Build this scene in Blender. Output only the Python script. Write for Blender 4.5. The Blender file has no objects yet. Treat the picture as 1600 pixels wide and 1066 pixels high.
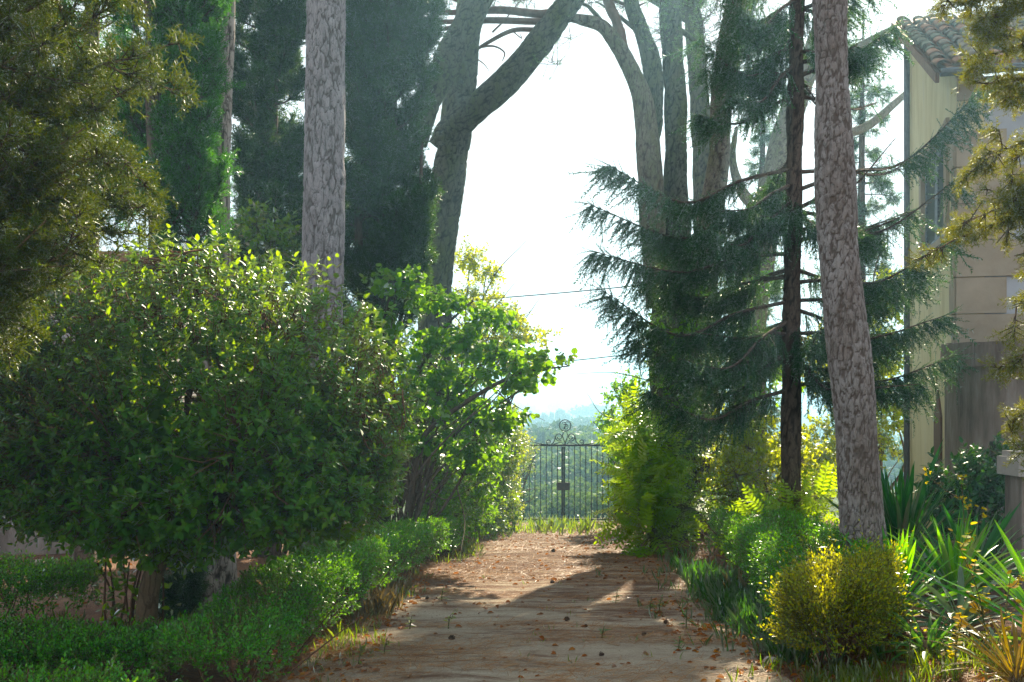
import bpy, math, random
import numpy as np
from mathutils import Vector, Matrix, noise as mnoise
random.seed(11)
rng = np.random.default_rng(11)
sc = bpy.context.scene
COL = sc.collection

# ---------------------------------------------------------------- camera, sky, sun, exposure
FOC, HX, HY = 1600.0, 800.0, 625.0          # focal length and horizon in photo pixels
EYE = 1.6
cam_d = bpy.data.cameras.new("camera"); cam = bpy.data.objects.new("camera", cam_d); COL.objects.link(cam)
cam.location = (0, 0, EYE); cam.rotation_euler = (math.radians(90), 0, 0)
cam_d.sensor_width = 36; cam_d.lens = 36; cam_d.shift_y = (HY - 533) / 1600.0
cam_d.clip_start = 0.05; cam_d.clip_end = 5000
sc.camera = cam
SUN_EL, SUN_AZ = 34.0, 15.5                 # degrees; azimuth to the right of +Y
w = bpy.data.worlds.new("World"); sc.world = w; w.use_nodes = True
nt = w.node_tree; nt.nodes.clear()
sky = nt.nodes.new("ShaderNodeTexSky"); sky.sky_type = 'NISHITA'; sky.sun_disc = False
sky.sun_elevation = math.radians(SUN_EL); sky.sun_rotation = math.radians(SUN_AZ)
sky.air_density = 1.0; sky.dust_density = 1.5; sky.ozone_density = 1.0; sky.altitude = 100
hs = nt.nodes.new("ShaderNodeHueSaturation"); hs.inputs['Saturation'].default_value = 0.72
bg = nt.nodes.new("ShaderNodeBackground"); bg.inputs['Strength'].default_value = 0.07
out = nt.nodes.new("ShaderNodeOutputWorld")
veil = nt.nodes.new("ShaderNodeMix"); veil.data_type = 'RGBA'; veil.inputs[0].default_value = 0.88      # thin high cloud evens out the sky
veil.inputs[7].default_value = (4.7, 4.75, 4.85, 1)
nt.links.new(sky.outputs[0], hs.inputs['Color']); nt.links.new(hs.outputs[0], veil.inputs[6]); nt.links.new(veil.outputs[2], bg.inputs['Color'])
nt.links.new(bg.outputs[0], out.inputs['Surface'])
sun_d = bpy.data.lights.new("sun", 'SUN'); sun_d.energy = 4.6; sun_d.angle = math.radians(0.6); sun_d.color = (1.0, 0.83, 0.58)
sun = bpy.data.objects.new("sun", sun_d); COL.objects.link(sun)
_e, _a = math.radians(SUN_EL), math.radians(SUN_AZ)
SUNV = Vector((math.sin(_a) * math.cos(_e), math.cos(_a) * math.cos(_e), math.sin(_e)))
sun.rotation_euler = SUNV.to_track_quat('Z', 'Y').to_euler()
sun.location = (10, 20, 30)
vs = sc.view_settings; vs.view_transform = 'Standard'; vs.look = 'None'; vs.gamma = 1; vs.exposure = 1.7
vs.use_curve_mapping = False
cy = sc.cycles
sc.render.engine = 'CYCLES'
cy.use_denoising = True
try: cy.denoiser = 'OPENIMAGEDENOISE'
except Exception: pass
cy.max_bounces = 6; cy.diffuse_bounces = 3; cy.glossy_bounces = 2; cy.transmission_bounces = 4; cy.transparent_max_bounces = 6
cy.volume_bounces = 0
cy.sample_clamp_indirect = 4.0; cy.caustics_reflective = False; cy.caustics_refractive = False
cy.use_adaptive_sampling = True; cy.adaptive_threshold = 0.012

# ---------------------------------------------------------------- helpers
def P(px, py, Y):
    """the place at distance Y seen at a photo pixel"""
    return np.array([(px - HX) / FOC * Y, Y, EYE - (py - HY) / FOC * Y])

def unit(a):
    a = np.asarray(a, float)
    return a / np.maximum(np.linalg.norm(a, axis=-1, keepdims=True), 1e-9)

def sstep(a, b, x):
    t = np.clip((np.asarray(x, float) - a) / (b - a), 0, 1); return t * t * (3 - 2 * t)

TY = [-60, 5, 25, 27, 50, 100, 250, 600, 900, 1000]
TZ = [0, 0, -1.4, -1.7, -5, -8, -12, -13.5, -3.0, -2.0]
def path_edges(y):
    y = np.asarray(y, float)
    return -1.42 + 0.070 * np.clip(y - 5.8, -30, 20), 1.62 + 0.058 * np.clip(y - 5.8, -30, 20)
def zg(x, y):
    x = np.asarray(x, float); y = np.asarray(y, float)
    z = np.interp(y, TY, TZ)
    l, r = path_edges(y)
    near = 1 - sstep(22, 30, y)
    z = z + 0.16 * sstep(0.25, 1.2, x - r) * near + 0.05 * sstep(0.1, 0.8, l - x) * near
    z = z + 0.018 * np.sin(x * 2.1 + 1.3 * np.sin(y * 0.9)) * np.sin(y * 1.7 + 0.6) + 0.008 * np.sin(x * 6.3 + y * 2.2) * np.sin(y * 4.9 - x)
    z = z + sstep(30, 90, y) * (1.2 * np.sin(x * 0.05 + 1.0) * np.sin(y * 0.031) + 1.0 * np.sin(x * 0.021 + y * 0.013))
    return z

def mesh_np(name, V, F):
    V = np.asarray(V, np.float32).reshape(-1, 3); F = np.asarray(F, np.int32)
    me = bpy.data.meshes.new(name); n, k = F.shape
    me.vertices.add(len(V)); me.vertices.foreach_set("co", V.ravel())
    me.loops.add(n * k); me.loops.foreach_set("vertex_index", F.ravel())
    me.polygons.add(n); me.polygons.foreach_set("loop_start", np.arange(0, n * k, k, dtype=np.int32))
    me.update(calc_edges=True)
    return me

class Geo:
    """collects pieces with any face sizes; builds one mesh"""
    def __init__(self): self.v = []; self.f = []
    def add(self, V, F):
        o = len(self.v); self.v += [tuple(p) for p in V]; self.f += [tuple(i + o for i in f) for f in F]; return self
    def box(self, c, size, ax=None):
        c = np.array(c, float); h = np.array(size, float) / 2
        A = np.eye(3) if ax is None else np.array(ax, float)
        V = [c + A.T @ (h * np.array(s)) for s in [(-1,-1,-1),(1,-1,-1),(1,1,-1),(-1,1,-1),(-1,-1,1),(1,-1,1),(1,1,1),(-1,1,1)]]
        return self.add(V, [(0,3,2,1),(4,5,6,7),(0,1,5,4),(1,2,6,5),(2,3,7,6),(3,0,4,7)])
    def tube(self, pts, rad, seg=6, cap=True):
        V, F = tube_arrays(pts, rad, seg)
        n = len(pts)
        F = [tuple(f) for f in F]
        if cap: F += [tuple(range(seg))[::-1], tuple(range((n - 1) * seg, n * seg))]
        return self.add(V, F)

def tube_arrays(pts, rad, seg):
    pts = np.asarray(pts, float); n = len(pts); rad = np.broadcast_to(np.asarray(rad, float), (n,))
    T = unit(np.gradient(pts, axis=0))
    up = np.array([0., 0, 1]) if abs(T[0, 2]) < 0.9 else np.array([1., 0, 0])
    A = unit(np.cross(T[0], up)); fr = []
    for i in range(n):
        A = unit(A - T[i] * np.dot(A, T[i])); fr.append(A)
    A = np.array(fr); B = np.cross(T, A)
    th = np.arange(seg) * 2 * math.pi / seg
    V = pts[:, None, :] + rad[:, None, None] * (np.cos(th)[None, :, None] * A[:, None, :] + np.sin(th)[None, :, None] * B[:, None, :])
    i = np.arange(n - 1)[:, None] * seg; j = np.arange(seg)[None, :]; k = (j + 1) % seg
    F = np.stack([i + j, i + k, i + seg + k, i + seg + j], -1).reshape(-1, 4)
    return V.reshape(-1, 3), F

def spline(pts, n):
    pts = np.asarray(pts, float)
    if len(pts) == 2: return pts[0] + (pts[1] - pts[0]) * np.linspace(0, 1, n)[:, None]
    q = np.vstack([2 * pts[0] - pts[1], pts, 2 * pts[-1] - pts[-2]]); out = []
    for t in np.linspace(0, len(pts) - 1 - 1e-6, n):
        i = int(t); u = t - i; a, b, c, d = q[i:i + 4]
        out.append(0.5 * (2 * b + (c - a) * u + (2 * a - 5 * b + 4 * c - d) * u * u + (3 * b - a - 3 * c + d) * u ** 3))
    return np.array(out)

class Bulk:
    """numpy pieces with one face size"""
    def __init__(self): self.V = []; self.F = []; self.n = 0
    def add(self, V, F):
        V = np.asarray(V).reshape(-1, 3)
        if len(V) == 0: return
        self.V.append(V); self.F.append(np.asarray(F) + self.n); self.n += len(V)
    def tube(self, pts, rad, seg=5): self.add(*tube_arrays(pts, rad, seg))
    def sticks(self, A, B, ra, rb, seg=3):
        A = np.asarray(A, float); B = np.asarray(B, float); m = len(A)
        if m == 0: return
        T = unit(B - A); ref = np.where(np.abs(T[:, 2:3]) < 0.9, [[0., 0, 1]], [[1., 0, 0]])
        a = unit(np.cross(T, ref)); b = np.cross(T, a)
        th = np.arange(seg) * 2 * math.pi / seg
        ring = np.cos(th)[None, :, None] * a[:, None] + np.sin(th)[None, :, None] * b[:, None]
        ra = np.broadcast_to(np.asarray(ra, float), (m,)); rb = np.broadcast_to(np.asarray(rb, float), (m,))
        V = np.concatenate([A[:, None] + ring * ra[:, None, None], B[:, None] + ring * rb[:, None, None]], 1)
        j = np.arange(seg); k = (j + 1) % seg
        f = np.stack([j, k, k + seg, j + seg], -1)
        F = (np.arange(m)[:, None, None] * 2 * seg + f[None]).reshape(-1, 4)
        self.add(V, F)
    def scatter(self, tmpl, pos, a, n, s):
        TV, TF = tmpl; V = scatter_v(TV, pos, a, n, s)
        m = len(pos); F = (np.arange(m)[:, None, None] * len(TV) + TF[None]).reshape(-1, TF.shape[1])
        self.add(V, F)
    def mesh(self, name, org=(0, 0, 0)):
        V = np.concatenate(self.V) - np.asarray(org, float); return mesh_np(name, V, np.concatenate(self.F))

def frames(a, n):
    a = unit(a); n = np.asarray(n, float); n = n - a * np.sum(a * n, -1, keepdims=True)
    n = unit(n); b = np.cross(n, a); return a, b, n
def scatter_v(TV, pos, a, n, s):
    a, b, n = frames(a, n); s = np.broadcast_to(np.asarray(s, float), (len(pos),))[:, None, None]
    TV = np.asarray(TV, float)
    return np.asarray(pos)[:, None] + s * (TV[None, :, 0:1] * a[:, None] + TV[None, :, 1:2] * b[:, None] + TV[None, :, 2:3] * n[:, None])

def rnd(m, k=3): return rng.normal(size=(m, k))

def link(name, me, mat=None, parent=None, loc=(0, 0, 0), smooth=False):
    o = bpy.data.objects.new(name, me); COL.objects.link(o)
    if me is not None and mat is not None and len(me.materials) == 0: me.materials.append(mat)
    if smooth and me is not None: me.polygons.foreach_set("use_smooth", np.ones(len(me.polygons), bool)); me.update()
    if parent is not None: o.parent = parent
    o.location = [float(c) for c in loc]
    return o
def tag(o, label=None, cat=None, group=None, kind=None):
    if label: o['label'] = label
    if cat: o['category'] = cat
    if group: o['group'] = group
    if kind: o['kind'] = kind
    return o
def thing(name, label, cat, loc, group=None):
    o = bpy.data.objects.new(name, None); COL.objects.link(o); o.location = [float(c) for c in loc]
    o.empty_display_size = 0.2
    return tag(o, label, cat, group)
def geo_obj(name, g, mat, parent=None, org=(0, 0, 0), smooth=False):
    org = np.asarray(org, float)
    me = bpy.data.meshes.new(name); me.from_pydata([tuple(np.asarray(p) - org) for p in g.v], [], g.f); me.update()
    return link(name, me, mat, parent, (0, 0, 0) if parent is not None else org, smooth)

# ---------------------------------------------------------------- materials
def new_mat(name):
    m = bpy.data.materials.new(name); m.use_nodes = True; t = m.node_tree; t.nodes.clear()
    o = t.nodes.new("ShaderNodeOutputMaterial"); return m, t, o
def ramp(t, stops, fac=None):
    r = t.nodes.new("ShaderNodeValToRGB"); e = r.color_ramp.elements
    while len(e) < len(stops): e.new(0.5)
    for k, (p, c) in enumerate(stops): e[k].position = p; e[k].color = (*c, 1)
    if fac is not None: t.links.new(fac, r.inputs[0])
    return r
def noise_n(t, scale, detail=4, rough=0.6, vec=None):
    n = t.nodes.new("ShaderNodeTexNoise"); n.inputs['Scale'].default_value = scale; n.inputs['Detail'].default_value = detail
    n.inputs['Roughness'].default_value = rough
    if vec is not None: t.links.new(vec, n.inputs['Vector'])
    return n
def coords(t, scale=(1, 1, 1), kind='Object'):
    tc = t.nodes.new("ShaderNodeTexCoord"); mp = t.nodes.new("ShaderNodeMapping"); mp.inputs['Scale'].default_value = scale
    t.links.new(tc.outputs[kind], mp.inputs['Vector']); return mp.outputs[0]
def mixc(t, fac, a, b, mode='MIX'):
    m = t.nodes.new("ShaderNodeMix"); m.data_type = 'RGBA'; m.blend_type = mode
    for s, v in ((m.inputs[0], fac), (m.inputs[6], a), (m.inputs[7], b)):
        if isinstance(v, (int, float)): s.default_value = v
        elif isinstance(v, tuple): s.default_value = (*v, 1)
        else: t.links.new(v, s)
    return m.outputs[2]

def satur(c, k):
    l = 0.25 * c[0] + 0.65 * c[1] + 0.10 * c[2]; return tuple(max(0.002, l + (x - l) * k) for x in c)
def leaf_mat(name, cols, trans, tf=0.45, gloss=0.06, rough=0.35):
    """cols: leaf colours spread over the leaves; trans: colour of light passing through"""
    m, t, o = new_mat(name)
    cols = [satur(tuple(x * 1.2 for x in c), 1.65) for c in cols]; trans = satur(tuple(min(.8, x * 1.5) for x in trans), 1.25); gloss *= 0.55
    g = t.nodes.new("ShaderNodeNewGeometry")
    n = len(cols); r = ramp(t, [((i + 0.5) / n, c) for i, c in enumerate(cols)], g.outputs['Random Per Island'])
    d = t.nodes.new("ShaderNodeBsdfDiffuse"); t.links.new(r.outputs[0], d.inputs[0])
    tr = t.nodes.new("ShaderNodeBsdfTranslucent")
    t.links.new(mixc(t, 0.12, trans, r.outputs[0]), tr.inputs[0])
    mx = t.nodes.new("ShaderNodeMixShader"); mx.inputs[0].default_value = tf
    t.links.new(d.outputs[0], mx.inputs[1]); t.links.new(tr.outputs[0], mx.inputs[2])
    gl = t.nodes.new("ShaderNodeBsdfGlossy"); gl.inputs['Roughness'].default_value = rough; gl.inputs['Color'].default_value = (0.9, 0.95, 1, 1)
    lw = t.nodes.new("ShaderNodeFresnel"); lw.inputs[0].default_value = 1.35
    mm = t.nodes.new("ShaderNodeMath"); mm.operation = 'MULTIPLY'; mm.inputs[1].default_value = gloss / 0.05
    t.links.new(lw.outputs[0], mm.inputs[0])
    m2 = t.nodes.new("ShaderNodeMixShader"); t.links.new(mm.outputs[0], m2.inputs[0])
    mm.use_clamp = True
    t.links.new(mx.outputs[0], m2.inputs[1]); t.links.new(gl.outputs[0], m2.inputs[2]); t.links.new(m2.outputs[0], o.inputs[0])
    return m

def plain_mat(name, c1, c2, scale=8, rough=0.8, bump=0.3, stretch=(1, 1, 1), metal=0.0, dist=0.01, c3=None):
    m, t, o = new_mat(name)
    v = coords(t, stretch); n = noise_n(t, scale, 6, 0.65, v)
    stops = [(0.3, c1), (0.7, c2)] if c3 is None else [(0.3, c1), (0.55, c2), (0.72, c3)]
    r = ramp(t, stops, n.outputs['Fac'])
    b = t.nodes.new("ShaderNodeBsdfPrincipled"); b.inputs['Roughness'].default_value = rough; b.inputs['Metallic'].default_value = metal
    if 'Specular IOR Level' in b.inputs: b.inputs['Specular IOR Level'].default_value = 0.25
    t.links.new(r.outputs[0], b.inputs['Base Color'])
    bp = t.nodes.new("ShaderNodeBump"); bp.inputs['Strength'].default_value = bump; bp.inputs['Distance'].default_value = dist
    n2 = noise_n(t, scale * 5, 5, 0.7, v); t.links.new(n2.outputs['Fac'], bp.inputs['Height']); t.links.new(bp.outputs[0], b.inputs['Normal'])
    t.links.new(b.outputs[0], o.inputs[0]); return m

def bark_mat(name, crack, plate1, plate2, lichen=None, lich_amt=0.5, fine=60, net=14.0, netw=0.07):
    """colour follows the modelled plates (attribute 'relief': 0 in a fissure, 1 on a plate)"""
    m, t, o = new_mat(name)
    at = t.nodes.new("ShaderNodeAttribute"); at.attribute_name = 'relief'
    v = coords(t, (1, 1, 0.45))
    n1 = noise_n(t, 7, 5, 0.7, v); n2 = noise_n(t, fine, 4, 0.75, v)
    pl = ramp(t, [(0.3, plate1), (0.7, plate2)], n1.outputs['Fac']).outputs[0]
    if lichen is not None:
        n3 = noise_n(t, 2.6, 6, 0.75, v)
        lf = ramp(t, [(0.5 - 0.12 * lich_amt, (0, 0, 0)), (0.68 - 0.1 * lich_amt, (1, 1, 1))], n3.outputs['Fac']).outputs[0]
        pl = mixc(t, lf, pl, lichen)
    pl = mixc(t, 0.55, pl, ramp(t, [(0.3, (0.45, 0.45, 0.45)), (0.72, (1.25, 1.25, 1.25))], n2.outputs['Fac']).outputs[0], 'MULTIPLY')
    rf = ramp(t, [(0.05, (0, 0, 0)), (0.45, (1, 1, 1))], at.outputs['Fac'])
    # narrower fissures between the scales of each plate
    nz = noise_n(t, 9, 4, 0.65, v); ad = t.nodes.new("ShaderNodeVectorMath"); ad.operation = 'MULTIPLY_ADD'; ad.inputs[1].default_value = (.12, .12, .12)
    t.links.new(nz.outputs['Color'], ad.inputs[0]); t.links.new(coords(t, (1, 1, .36)), ad.inputs[2])
    vo = t.nodes.new("ShaderNodeTexVoronoi"); vo.feature = 'DISTANCE_TO_EDGE'; vo.inputs['Scale'].default_value = net; t.links.new(ad.outputs[0], vo.inputs['Vector'])
    nf = ramp(t, [(0.0, (0, 0, 0)), (netw, (1, 1, 1))], vo.outputs['Distance'])
    mf = t.nodes.new("ShaderNodeMath"); mf.operation = 'MULTIPLY'; mr_ = t.nodes.new("ShaderNodeMath"); mr_.operation = 'MULTIPLY_ADD'; mr_.inputs[1].default_value = .75; mr_.inputs[2].default_value = .25
    t.links.new(nf.outputs[0], mr_.inputs[0]); t.links.new(rf.outputs[0], mf.inputs[0]); t.links.new(mr_.outputs[0], mf.inputs[1])
    c = mixc(t, mf.outputs[0], crack, pl)
    b = t.nodes.new("ShaderNodeBsdfPrincipled"); b.inputs['Roughness'].default_value = 0.85; b.inputs['Specular IOR Level'].default_value = 0.2
    t.links.new(c, b.inputs['Base Color'])
    bp = t.nodes.new("ShaderNodeBump"); bp.inputs['Strength'].default_value = 0.7; bp.inputs['Distance'].default_value = 0.012
    hh = t.nodes.new("ShaderNodeMath"); hh.operation = 'MULTIPLY_ADD'; hh.inputs[1].default_value = .5; t.links.new(n2.outputs['Fac'], hh.inputs[0]); t.links.new(mf.outputs[0], hh.inputs[2])
    t.links.new(hh.outputs[0], bp.inputs['Height']); t.links.new(bp.outputs[0], b.inputs['Normal'])
    t.links.new(b.outputs[0], o.inputs[0]); return m

M = {}
ROB = [(0.07, 0.17, 0.025), (0.10, 0.20, 0.03), (0.14, 0.22, 0.03)]
M['pine_bark'] = bark_mat('pine_bark', (0.115, 0.10, 0.10), (0.29, 0.275, 0.295), (0.44, 0.425, 0.46), None, .5, 60, 17.0, .045)
M['brown_bark'] = bark_mat('brown_bark', (0.125, 0.105, 0.093), (0.215, 0.185, 0.165), (0.31, 0.28, 0.265), (0.37, 0.36, 0.36), 0.75, 60, 22.0, .045)
M['mossy_bark'] = bark_mat('mossy_bark', (0.02, 0.022, 0.018), (0.095, 0.108, 0.09), (0.155, 0.165, 0.135), (0.10, 0.13, 0.055), 0.6, 60, 9.0)
M['smooth_bark'] = bark_mat('smooth_bark', (0.06, 0.045, 0.035), (0.17, 0.15, 0.12), (0.28, 0.26, 0.21), (0.14, 0.15, 0.07), 0.6)
M['pale_bark'] = bark_mat('pale_bark', (0.05, 0.04, 0.035), (0.32, 0.27, 0.23), (0.48, 0.45, 0.42))
M['dark_bark'] = bark_mat('dark_bark', (0.035, 0.025, 0.019), (0.10, 0.075, 0.058), (0.175, 0.14, 0.11))
M['shrub_bark'] = bark_mat('shrub_bark', (0.07, 0.045, 0.025), (0.17, 0.115, 0.065), (0.25, 0.18, 0.11), (0.18, 0.17, 0.08), 0.3)
M['twig'] = plain_mat('twig', (0.09, 0.048, 0.026), (0.16, 0.085, 0.045), 6)
M['dark_twig'] = plain_mat('dark_twig', (0.035, 0.025, 0.018), (0.075, 0.05, 0.035), 6)
M['red_twig'] = plain_mat('red_twig', (0.13, 0.06, 0.035), (0.22, 0.11, 0.065), 6)
M['green_twig'] = plain_mat('green_twig', (0.09, 0.10, 0.03), (0.14, 0.14, 0.05), 6)

VIB = [(0.022, 0.065, 0.022), (0.032, 0.085, 0.026), (0.042, 0.105, 0.028), (0.065, 0.125, 0.028)]
M['viburnum'] = leaf_mat('viburnum_leaf', VIB, (0.38, 0.56, 0.02), 0.46, 0.07, 0.42)
M['box'] = leaf_mat('box_leaf', [(0.040, 0.12, 0.026), (0.058, 0.165, 0.032), (0.09, 0.19, 0.036), (0.05, 0.14, 0.03)], (0.27, 0.50, 0.02), 0.42, 0.07, 0.28)
M['gold_box'] = leaf_mat('gold_box_leaf', [(0.08, 0.15, 0.015), (0.13, 0.18, 0.02), (0.20, 0.17, 0.02), (0.10, 0.17, 0.02)], (0.53, 0.52, 0.02), 0.6, 0.06, 0.3)
M['redbud'] = leaf_mat('redbud_leaf', [(0.035, 0.095, 0.022), (0.05, 0.12, 0.026), (0.075, 0.15, 0.028)], (0.30, 0.50, 0.025), 0.5, 0.045, 0.4)
M['lime'] = leaf_mat('lime_leaf', [(0.07, 0.15, 0.02), (0.10, 0.18, 0.022), (0.14, 0.20, 0.03)], (0.50, 0.62, 0.03), 0.58, 0.04, 0.4)
M['robinia'] = leaf_mat('robinia_leaf', ROB, (0.40, 0.64, 0.02), 0.56, 0.035, 0.4)
M['laurel'] = leaf_mat('laurel_leaf', [(0.022, 0.065, 0.02), (0.035, 0.09, 0.022), (0.06, 0.12, 0.024)], (0.34, 0.46, 0.02), 0.45, 0.07, 0.3)
M['dark_leaf'] = leaf_mat('dark_leaf', [(0.012, 0.04, 0.022), (0.02, 0.055, 0.028), (0.03, 0.07, 0.03)], (0.10, 0.24, 0.03), 0.35, 0.06, 0.35)
M['cypress'] = leaf_mat('cypress_leaf', [(0.018, 0.045, 0.024), (0.026, 0.062, 0.030), (0.040, 0.075, 0.030), (0.022, 0.05, 0.03)], (0.10, 0.18, 0.03), 0.3, 0.035, 0.5)
M['green_cypress'] = leaf_mat('green_cypress_leaf', [(0.018, 0.065, 0.018), (0.028, 0.09, 0.022), (0.045, 0.11, 0.022)], (0.12, 0.30, 0.02), 0.34, 0.035, 0.5)
M['juniper'] = leaf_mat('juniper_leaf', [(0.032, 0.058, 0.018), (0.048, 0.075, 0.022), (0.062, 0.08, 0.024), (0.08, 0.062, 0.026), (0.038, 0.07, 0.02)], (0.13, 0.16, 0.025), 0.30, 0.02, 0.55)
M['gold_yew'] = leaf_mat('gold_yew_leaf', [(0.045, 0.075, 0.02), (0.07, 0.10, 0.022), (0.13, 0.11, 0.035), (0.035, 0.06, 0.02)], (0.26, 0.26, 0.04), 0.38, 0.03, 0.5)
M['spruce'] = leaf_mat('spruce_needle', [(0.024, 0.058, 0.038), (0.034, 0.075, 0.046), (0.05, 0.088, 0.046)], (0.10, 0.19, 0.05), 0.32, 0.04, 0.45)
M['pine'] = leaf_mat('pine_needle', [(0.03, 0.07, 0.03), (0.045, 0.09, 0.03), (0.06, 0.10, 0.03)], (0.18, 0.28, 0.04), 0.4, 0.04, 0.45)
M['yucca'] = leaf_mat('yucca_leaf', [(0.035, 0.12, 0.02), (0.05, 0.15, 0.022)], (0.26, 0.52, 0.015), 0.5, 0.06, 0.3)
M['dark_yucca'] = leaf_mat('dark_yucca_leaf', [(0.018, 0.06, 0.03), (0.028, 0.08, 0.036)], (0.06, 0.2, 0.03), 0.35, 0.06, 0.35)
M['grey_blade'] = leaf_mat('grey_blade', [(0.07, 0.10, 0.075), (0.10, 0.13, 0.10)], (0.12, 0.2, 0.08), 0.3, 0.06, 0.35)
M['straw'] = leaf_mat('straw', [(0.17, 0.135, 0.07), (0.22, 0.17, 0.09), (0.13, 0.12, 0.05)], (0.25, 0.19, 0.08), 0.3, 0.02, 0.5)
M['gold_blade'] = leaf_mat('gold_blade', [(0.11, 0.10, 0.03), (0.15, 0.11, 0.035), (0.08, 0.11, 0.025)], (0.34, 0.24, 0.03), 0.42, 0.05, 0.35)
M['grass'] = leaf_mat('grass_blade', [(0.05, 0.11, 0.025), (0.08, 0.14, 0.03), (0.14, 0.15, 0.045)], (0.38, 0.50, 0.04), 0.5, 0.04, 0.4)
M['blue_grass'] = leaf_mat('blue_grass_blade', [(0.04, 0.095, 0.045), (0.06, 0.12, 0.055)], (0.16, 0.34, 0.06), 0.45, 0.04, 0.4)
M['dry'] = leaf_mat('dry_leaf', [(0.13, 0.055, 0.025), (0.20, 0.09, 0.035), (0.07, 0.035, 0.022), (0.26, 0.15, 0.06)], (0.35, 0.14, 0.03), 0.3, 0.03, 0.5)
M['needles'] = leaf_mat('fallen_needles', [(0.14, 0.08, 0.045), (0.20, 0.115, 0.06), (0.10, 0.06, 0.038), (0.27, 0.18, 0.105)], (0.3, 0.15, 0.06), 0.15, 0.03, 0.5)
M['flower'] = leaf_mat('yellow_flower', [(0.5, 0.42, 0.03), (0.55, 0.5, 0.04)], (0.5, 0.42, 0.02), 0.5, 0.0, 0.5)
M['gold_leaf'] = leaf_mat('gold_leaf', [(0.28, 0.22, 0.02), (0.35, 0.2, 0.02), (0.2, 0.22, 0.02)], (0.5, 0.42, 0.02), 0.55, 0.01, 0.5)
M['far_tree'] = leaf_mat('far_tree_leaf', [(0.02, 0.045, 0.028), (0.028, 0.058, 0.03), (0.04, 0.07, 0.035)], (0.08, 0.13, 0.04), 0.25, 0.02, 0.5)
M['far_scrub'] = leaf_mat('far_scrub_leaf', [(0.04, 0.075, 0.03), (0.055, 0.095, 0.035), (0.075, 0.11, 0.04)], (0.14, 0.20, 0.05), 0.3, 0.02, 0.5)
M['iron'] = plain_mat('iron', (0.012, 0.013, 0.014), (0.035, 0.028, 0.024), 20, 0.55, 0.3, (1, 1, 1), 0.3, 0.002)
M['cable'] = plain_mat('cable', (0.02, 0.02, 0.02), (0.04, 0.04, 0.04), 20, 0.6, 0.1)
M['cone'] = plain_mat('cone', (0.06, 0.037, 0.024), (0.14, 0.085, 0.055), 30, 0.7, 0.4)

# ---------------------------------------------------------------- leaf and spray shapes
def T_(v, f): return np.array(v, float), np.array(f, int)
OVAL = T_([(0,0,0),(.28,.21,.05),(.62,.20,.04),(1,0,-.06),(.62,-.20,.04),(.28,-.21,.05)], [(0,3,2,1),(0,5,4,3)])
BROAD = T_([(0,0,0),(.2,.30,.05),(.6,.28,.05),(1,0,-.08),(.6,-.28,.05),(.2,-.30,.05)], [(0,3,2,1),(0,5,4,3)])
SMALL = T_([(0,0,0),(.5,.26,.06),(1,0,0),(.5,-.26,.06)], [(0,2,1,1),(0,3,2,2)])
SMALL = (SMALL[0], np.array([(0, 3, 2, 1)]))
ROUND = T_([(0,0,0),(-.02,.28,.03),(.2,.50,.05),(.6,.48,.04),(.88,.2,0),(1,0,-.06),(.88,-.2,0),(.6,-.48,.04),(.2,-.5,.05),(-.02,-.28,.03)],
           [(0,5,4,3,2,1),(0,9,8,7,6,5)])
LANCE = T_([(0,0,0),(.4,.10,.03),(1,0,-.1),(.4,-.10,.03)], [(0,3,2,1)])
NEED = T_([(0,.02,0),(0,-.02,0),(1,0,0)], [(0,1,2)])

def tri_blades(base, d, L, W, nrm):
    """thin triangles from base along d"""
    d = unit(d); b = unit(np.cross(nrm, d)) * (np.asarray(W)[:, None] / 2)
    V = np.stack([base - b, base + b, base + d * np.asarray(L)[:, None]], 1)
    F = np.arange(len(base) * 3).reshape(-1, 3); return V.reshape(-1, 3), F
def join(parts):
    V = []; F = []; n = 0
    for v, f in parts: V.append(v); F.append(f + n); n += len(v)
    return np.concatenate(V), np.concatenate(F)
def cypress_spray(r, n=9, flat=0.35, w=0.07):
    """a flattened, twice-forked scale-leaf spray about 1 long"""
    B = []; D = []; L = []; W = []
    B.append((0, 0, 0)); D.append((1, 0, 0)); L.append(1.0); W.append(w)
    for i in range(n):
        t = 0.08 + 0.82 * i / n; s = 1 if i % 2 else -1; l = 0.52 * (1 - 0.65 * t) * r.uniform(.7, 1.2)
        ang = s * r.uniform(.5, .85); zz = r.normal() * flat
        d = unit(np.array([math.cos(ang), math.sin(ang), zz])); B.append((t, 0, 0)); D.append(d); L.append(l); W.append(w * .9)
        for j in range(3):
            u = r.uniform(.25, .9); a2 = ang + (1 if j % 2 else -1) * r.uniform(.5, .9)
            B.append(np.array((t, 0, 0)) + d * l * u); D.append((math.cos(a2), math.sin(a2), r.normal() * flat * 1.3)); L.append(l * r.uniform(.35, .6)); W.append(w * .8)
    B = np.array(B, float); D = np.array(D, float)
    nr = unit(np.array([0, 0, 1.]) + r.normal(size=(len(B), 3)) * 0.7)
    return tri_blades(B, D, np.array(L), np.array(W), nr)
def needle_twig(r, n=40, ln=0.12, w=0.034):
    t = np.linspace(0.02, 1, n) + r.uniform(-.01, .01, n); th = r.uniform(0, 6.28, n)
    B = np.stack([t, 0 * t, -0.12 * t * t], -1)
    D = np.stack([np.full(n, .75), np.cos(th), np.sin(th)], -1)
    V = tri_blades(B, D, ln * r.uniform(.7, 1.2, n) * (1.1 - .4 * t), np.full(n, w), unit(r.normal(size=(n, 3))))
    ax = tri_blades(np.array([[0., 0, 0], [0., 0, 0]]), np.array([[1., 0, -.1], [1., 0, -.1]]), np.array([1., 1]), np.array([w, w]), np.array([[0., 0, 1], [0., 1, 0]]))
    return join([V, ax])
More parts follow.
